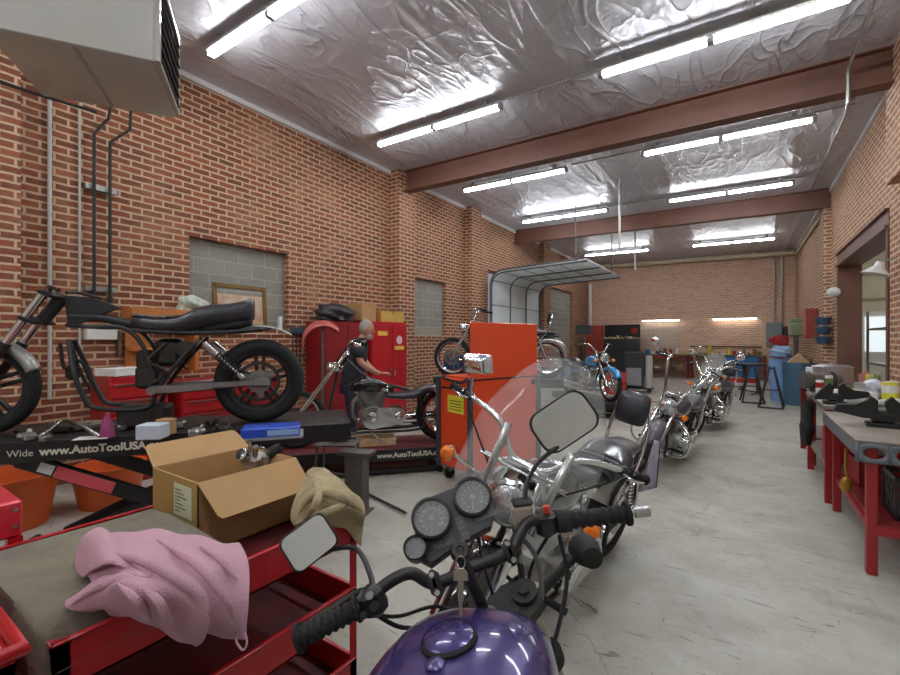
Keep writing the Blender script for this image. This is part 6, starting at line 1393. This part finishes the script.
pipe('hanging_wire', [(.64, 4.35, .69), (.66, 4.42, .84)], .004, M_darkm, 'thin wire holding the brass hook under the bench', 'wire')
def vise(label, loc, rz, s=1.0):
    t = thing('bench_vise', label, 'vise', loc, rz)
    k = MB(); k.bx(-.1 * s, .1 * s, -.08 * s, .08 * s, 0, .03 * s, .006); k.box((0, 0, .07 * s), (.14 * s, .1 * s, .09 * s), None, .02 * s); k.prism([(-.08, .08), (-.17, .2), (-.14, .22), (-.05, .17), (.1, .165), (.13, .1), (.06, .06)][:0] or [(x * s, z * s) for x, z in ((.03, .06), (.03, .2), (.07, .235), (.09, .2), (.16, .16), (.27, .15), (.29, .1), (.12, .06))], (0, 0, 0), (-1, 0, 0), (0, 0, 1), V(0, .09 * s, 0)); k.build('fixed_jaw', M_blackvise, t)
    k = MB(); k.prism([(x * s, z * s) for x, z in ((.0, .05), (.02, .19), (-.02, .235), (-.05, .2), (-.14, .08), (-.14, .04))], (.0, 0, 0), (-1, 0, 0), (0, 0, 1), V(0, .085 * s, 0)); 
    for v in k.v: v.x += .03 * s
    k.build('sliding_jaw', M_blackvise, t)
    k = MB(); k.cyl((.13 * s, 0, .07 * s), (.24 * s, 0, .07 * s), .014 * s, n=12); k.cyl((.225 * s, -.1 * s, .07 * s), (.225 * s, .1 * s, .07 * s), .006 * s, n=8); k.build('screw_handle', M_iron, t); return t
M_blackvise = mat('cast_black_vise', (40, 40, 40), .55, .2, .4, 12)
vise('big black bench vise at the far corner of the near right bench', (.86, 4.45, .863), PI * .97 + PI, .95)
simple('green_pad', MB().bx(-.12, .12, -.08, .08, 0, .03, .012).bx(-.1, .1, -.06, .06, .03, .045, .006), mat('leaf_green', (96, 130, 60), .7), 'green pad on the near right bench beside the vise', 'pad', (1.1, 4.25, .863), .4)
clutter(4.75, 5.1, 1.2, .863, 4, 'the near right bench', 51, .16, .1, 'y')
# second and third benches along the right wall
bench('workbench', 'red-legged workbench between the near bench and the big aluminium pot', .62, 1.42, 5.25, 6.6, .9, mat('worn_bench_top', (150, 140, 128), .5), mat('red_leg_paint', (160, 34, 38), .45))
bench('workbench', 'farther low bench carrying the big aluminium pot, right wall', .66, 1.45, 6.75, 7.8, .92, mat('worn_bench_top', (150, 140, 128), .5), M_redd)
simple('dark_bag', blob((0, 0, .27), (.13, .2, .3), 41, .25), mat('black_bag', (44, 44, 50), .4), 'black bag hanging at the front of the red-legged bench', 'bag', (.50, 5.35, .45), ang=80) if 0 else None
t = thing('stock_pot', 'large aluminium stock pot with side handle on the bench by the right wall', 'pot', (.9, 6.95, .921)); k = MB(); k.lathe((0, 0, 0), (0, 0, 1), [(0, 0), (.18, 0), (.19, .02), (.19, .25), (.2, .255), (.185, .26), (.18, .03), (0, .03)], 40); k.build('pot_body', mat('brushed_aluminium', (196, 194, 196), .35, .85, .15, 6), t)
k = MB(); k.lathe((0, 0, .26), (0, 0, 1), [(.195, 0), (.15, .02), (0, .03)], 36); k.cyl((0, 0, .29), (0, 0, .31), .03, n=14); k.build('lid', mat('brushed_aluminium', (196, 194, 196), .35, .85), t)
for a in (-1.85, 1.3): k = MB(); c_, s_ = math.cos(a), math.sin(a); k.tube([(c_ * .18 - s_ * .06, s_ * .18 + c_ * .06, .2), (c_ * .23 - s_ * .05, s_ * .23 + c_ * .05, .18), (c_ * .23 + s_ * .05, s_ * .23 - c_ * .05, .18), (c_ * .18 + s_ * .06, s_ * .18 - c_ * .06, .2)], .009, 8); k.build('pot_handle', M_galv, t)
def bottle(label, loc, h, r, m, mc, cat='bottle', nm='bottle'):
    t = thing(nm, label, cat, loc); MB().lathe((0, 0, 0), (0, 0, 1), [(0, 0), (r, 0), (r, h * .6), (r * .4, h * .75), (r * .36, h * .92), (0, h * .92)], 20).build('bottle_body', m, t); MB().cyl((0, 0, h * .92), (0, 0, h), r * .42, n=14).build('cap', mc, t); return t
def can(label, loc, h, r, m, ml=None, cat='can'):
    t = thing('can', label, cat, loc); can_mb(h, r).build('can_body', m, t); MB().cyl((0, 0, h * .96), (0, 0, h * 1.02), r * .9, n=20).build('lid', M_white, t)
    if ml: MB().lathe((0, 0, h * .5), (0, 0, 1), [(r * 1.01, 0), (r * 1.015, h * .36)], 24).build('label_band', ml, t)
    return t
can('yellow tub with white label on the red-legged bench', (1.16, 5.75, .901), .2, .058, mat('tub_yellow', (222, 214, 50), .45), M_paper, 'tub')
bottle('dark bottle with red neck at the left end of the pot bench', (.74, 7.3, .921), .34, .035, mat('dark_glass', (50, 30, 26), .15, coat=.5), M_red)
can('white and red drink can on the red-legged bench', (.70, 6.2, .901), .16, .036, M_white, M_red); can('white spray can behind the drink can on the red-legged bench', (.8, 6.4, .901), .2, .034, M_white, mat('can_green', (110, 130, 90), .5))
carton('carton', 'upright white carton in front of the dark bottle, left of the pot', (.70, 7.0, .921), (.08, .12, .24), 0, M_paper, tape=False)
simple('yellow_bag', blob((0, 0, .03), (.2, .1, .035), 61, .2), mat('tub_yellow', (222, 214, 50), .45), 'flat yellow bag lying in front of the aluminium pot', 'bag', (.95, 6.35, .903), ang=80)
simple('plastic_bag', blob((0, 0, .08), (.12, .12, .11), 63, .35), mat('clear_grey_bag', (200, 204, 214), .25), 'crumpled clear plastic bag on the red-legged bench', 'bag', (1.1, 6.1, .903), ang=80)
simple('paper_roll', MB().cyl((-.2, 0, .03), (.2, .1, .03), .03, n=16), M_paper, 'white paper roll across the red-legged bench', 'roll', (1.15, 5.5, .903), .6)
simple('book_stack', MB().bx(-.12, .12, -.15, .15, 0, .06, .004).bx(-.11, .12, -.14, .14, .06, .1, .004), M_paper, 'stack of white papers near the clear plastic bag', 'papers', (.9, 5.75, .902), .3)
# grinder on its pedestal at the end of the benches
t = thing('bench_grinder', 'grey bench grinder on the far left corner of the red-legged bench', 'grinder', (.74, 6.52, .901), .4); MB().cyl((-.1, 0, .14), (.1, 0, .14), .075, n=24).build('motor', M_iron, t); MB().bx(-.08, .08, -.06, .06, 0, .1, .01).build('foot', M_iron, t)
for s_ in (-1, 1): o = MB().cyl((s_ * .12, 0, .14), (s_ * .17, 0, .14), .1, n=28).build('wheel_guard', M_iron, t); MB().cyl((s_ * .125, 0, .14), (s_ * .175, 0, .14), .085, n=28).build('grinding_wheel', mat('stone_grey', (90, 90, 92), .9), o)
vise('smaller dark vise on the near left corner of the red-legged bench', (.72, 5.42, .901), PI, .85)
t = thing('hanging_tools', 'dark leather tool roll hanging on the left side of the red-legged bench', 'tool roll', (.53, 5.55, .35)); blob((0, 0, .30), (.05, .12, .24), 71, .35).build('tool_roll_body', M_blackm, t, ang=80)
k = MB(); tray(k, -.14, .14, -.18, .18, 0, .3, .01); simple('parts_bin', k, mat('bright_red_plastic', (200, 44, 40), .45), 'bright red plastic bin on the shelf of the red-legged bench', 'bin', (.82, 5.6, .335), .05)
clutter(5.7, 6.5, 1.34, .902, 7, 'the red-legged bench', 91, .2, .02, 'y')
clutter(7.1, 7.7, 1.25, .922, 5, 'the pot bench', 93, .26, .08, 'y')
# wall lamps near the opening
t = thing('wall_lamp', 'small round white lamp on the brown steel door post', 'lamp', (1.5, 11.45, 2.45)); MB().ell((0, 0, 0), (.11, .11, .1), 18, 12).build('lamp_head', M_white, t); MB().cyl((0, 0, 0), (.08, .06, .03), .02).build('bracket', M_black, t)
t = thing('wall_lamp', 'white cone lamp shade at the right edge of the photo', 'lamp', (1.42, 7.55, 2.42)); MB().lathe((0, 0, 0), (-.3, 0, -1), [(.04, -.06), (.05, 0), (.15, .1), (.145, .1), (.045, 0)], 24).build('lamp_shade', M_white, t); MB().cyl((0.02, 0, .05), (.16, 0, .1), .012).build('bracket', M_galv, t)
# racks seen in the side room
t = thing('shelf_rack', 'steel shelf rack with dark goods seen through the opening', 'shelf', (2.7, 11.8, 0))
for x in (-.5, .5):
    for y in (-.8, .8): MB().bx(x - .02, x + .02, y - .02, y + .02, 0, 2.1).build('upright', M_galv, t)
for z in (.3, 1.0, 1.7): MB().bx(-.52, .52, -.82, .82, z, z + .04).build('shelf', M_galv, t)
clutter(11.15, 12.45, 2.65, 1.043, 6, 'the middle side-room shelf', 101, .42, .05, 'y'); clutter(11.15, 12.45, 2.65, 1.743, 5, 'the top side-room shelf', 103, .38, .05, 'y'); clutter(11.15, 12.45, 2.65, .343, 5, 'the bottom side-room shelf', 105, .42, .05, 'y')
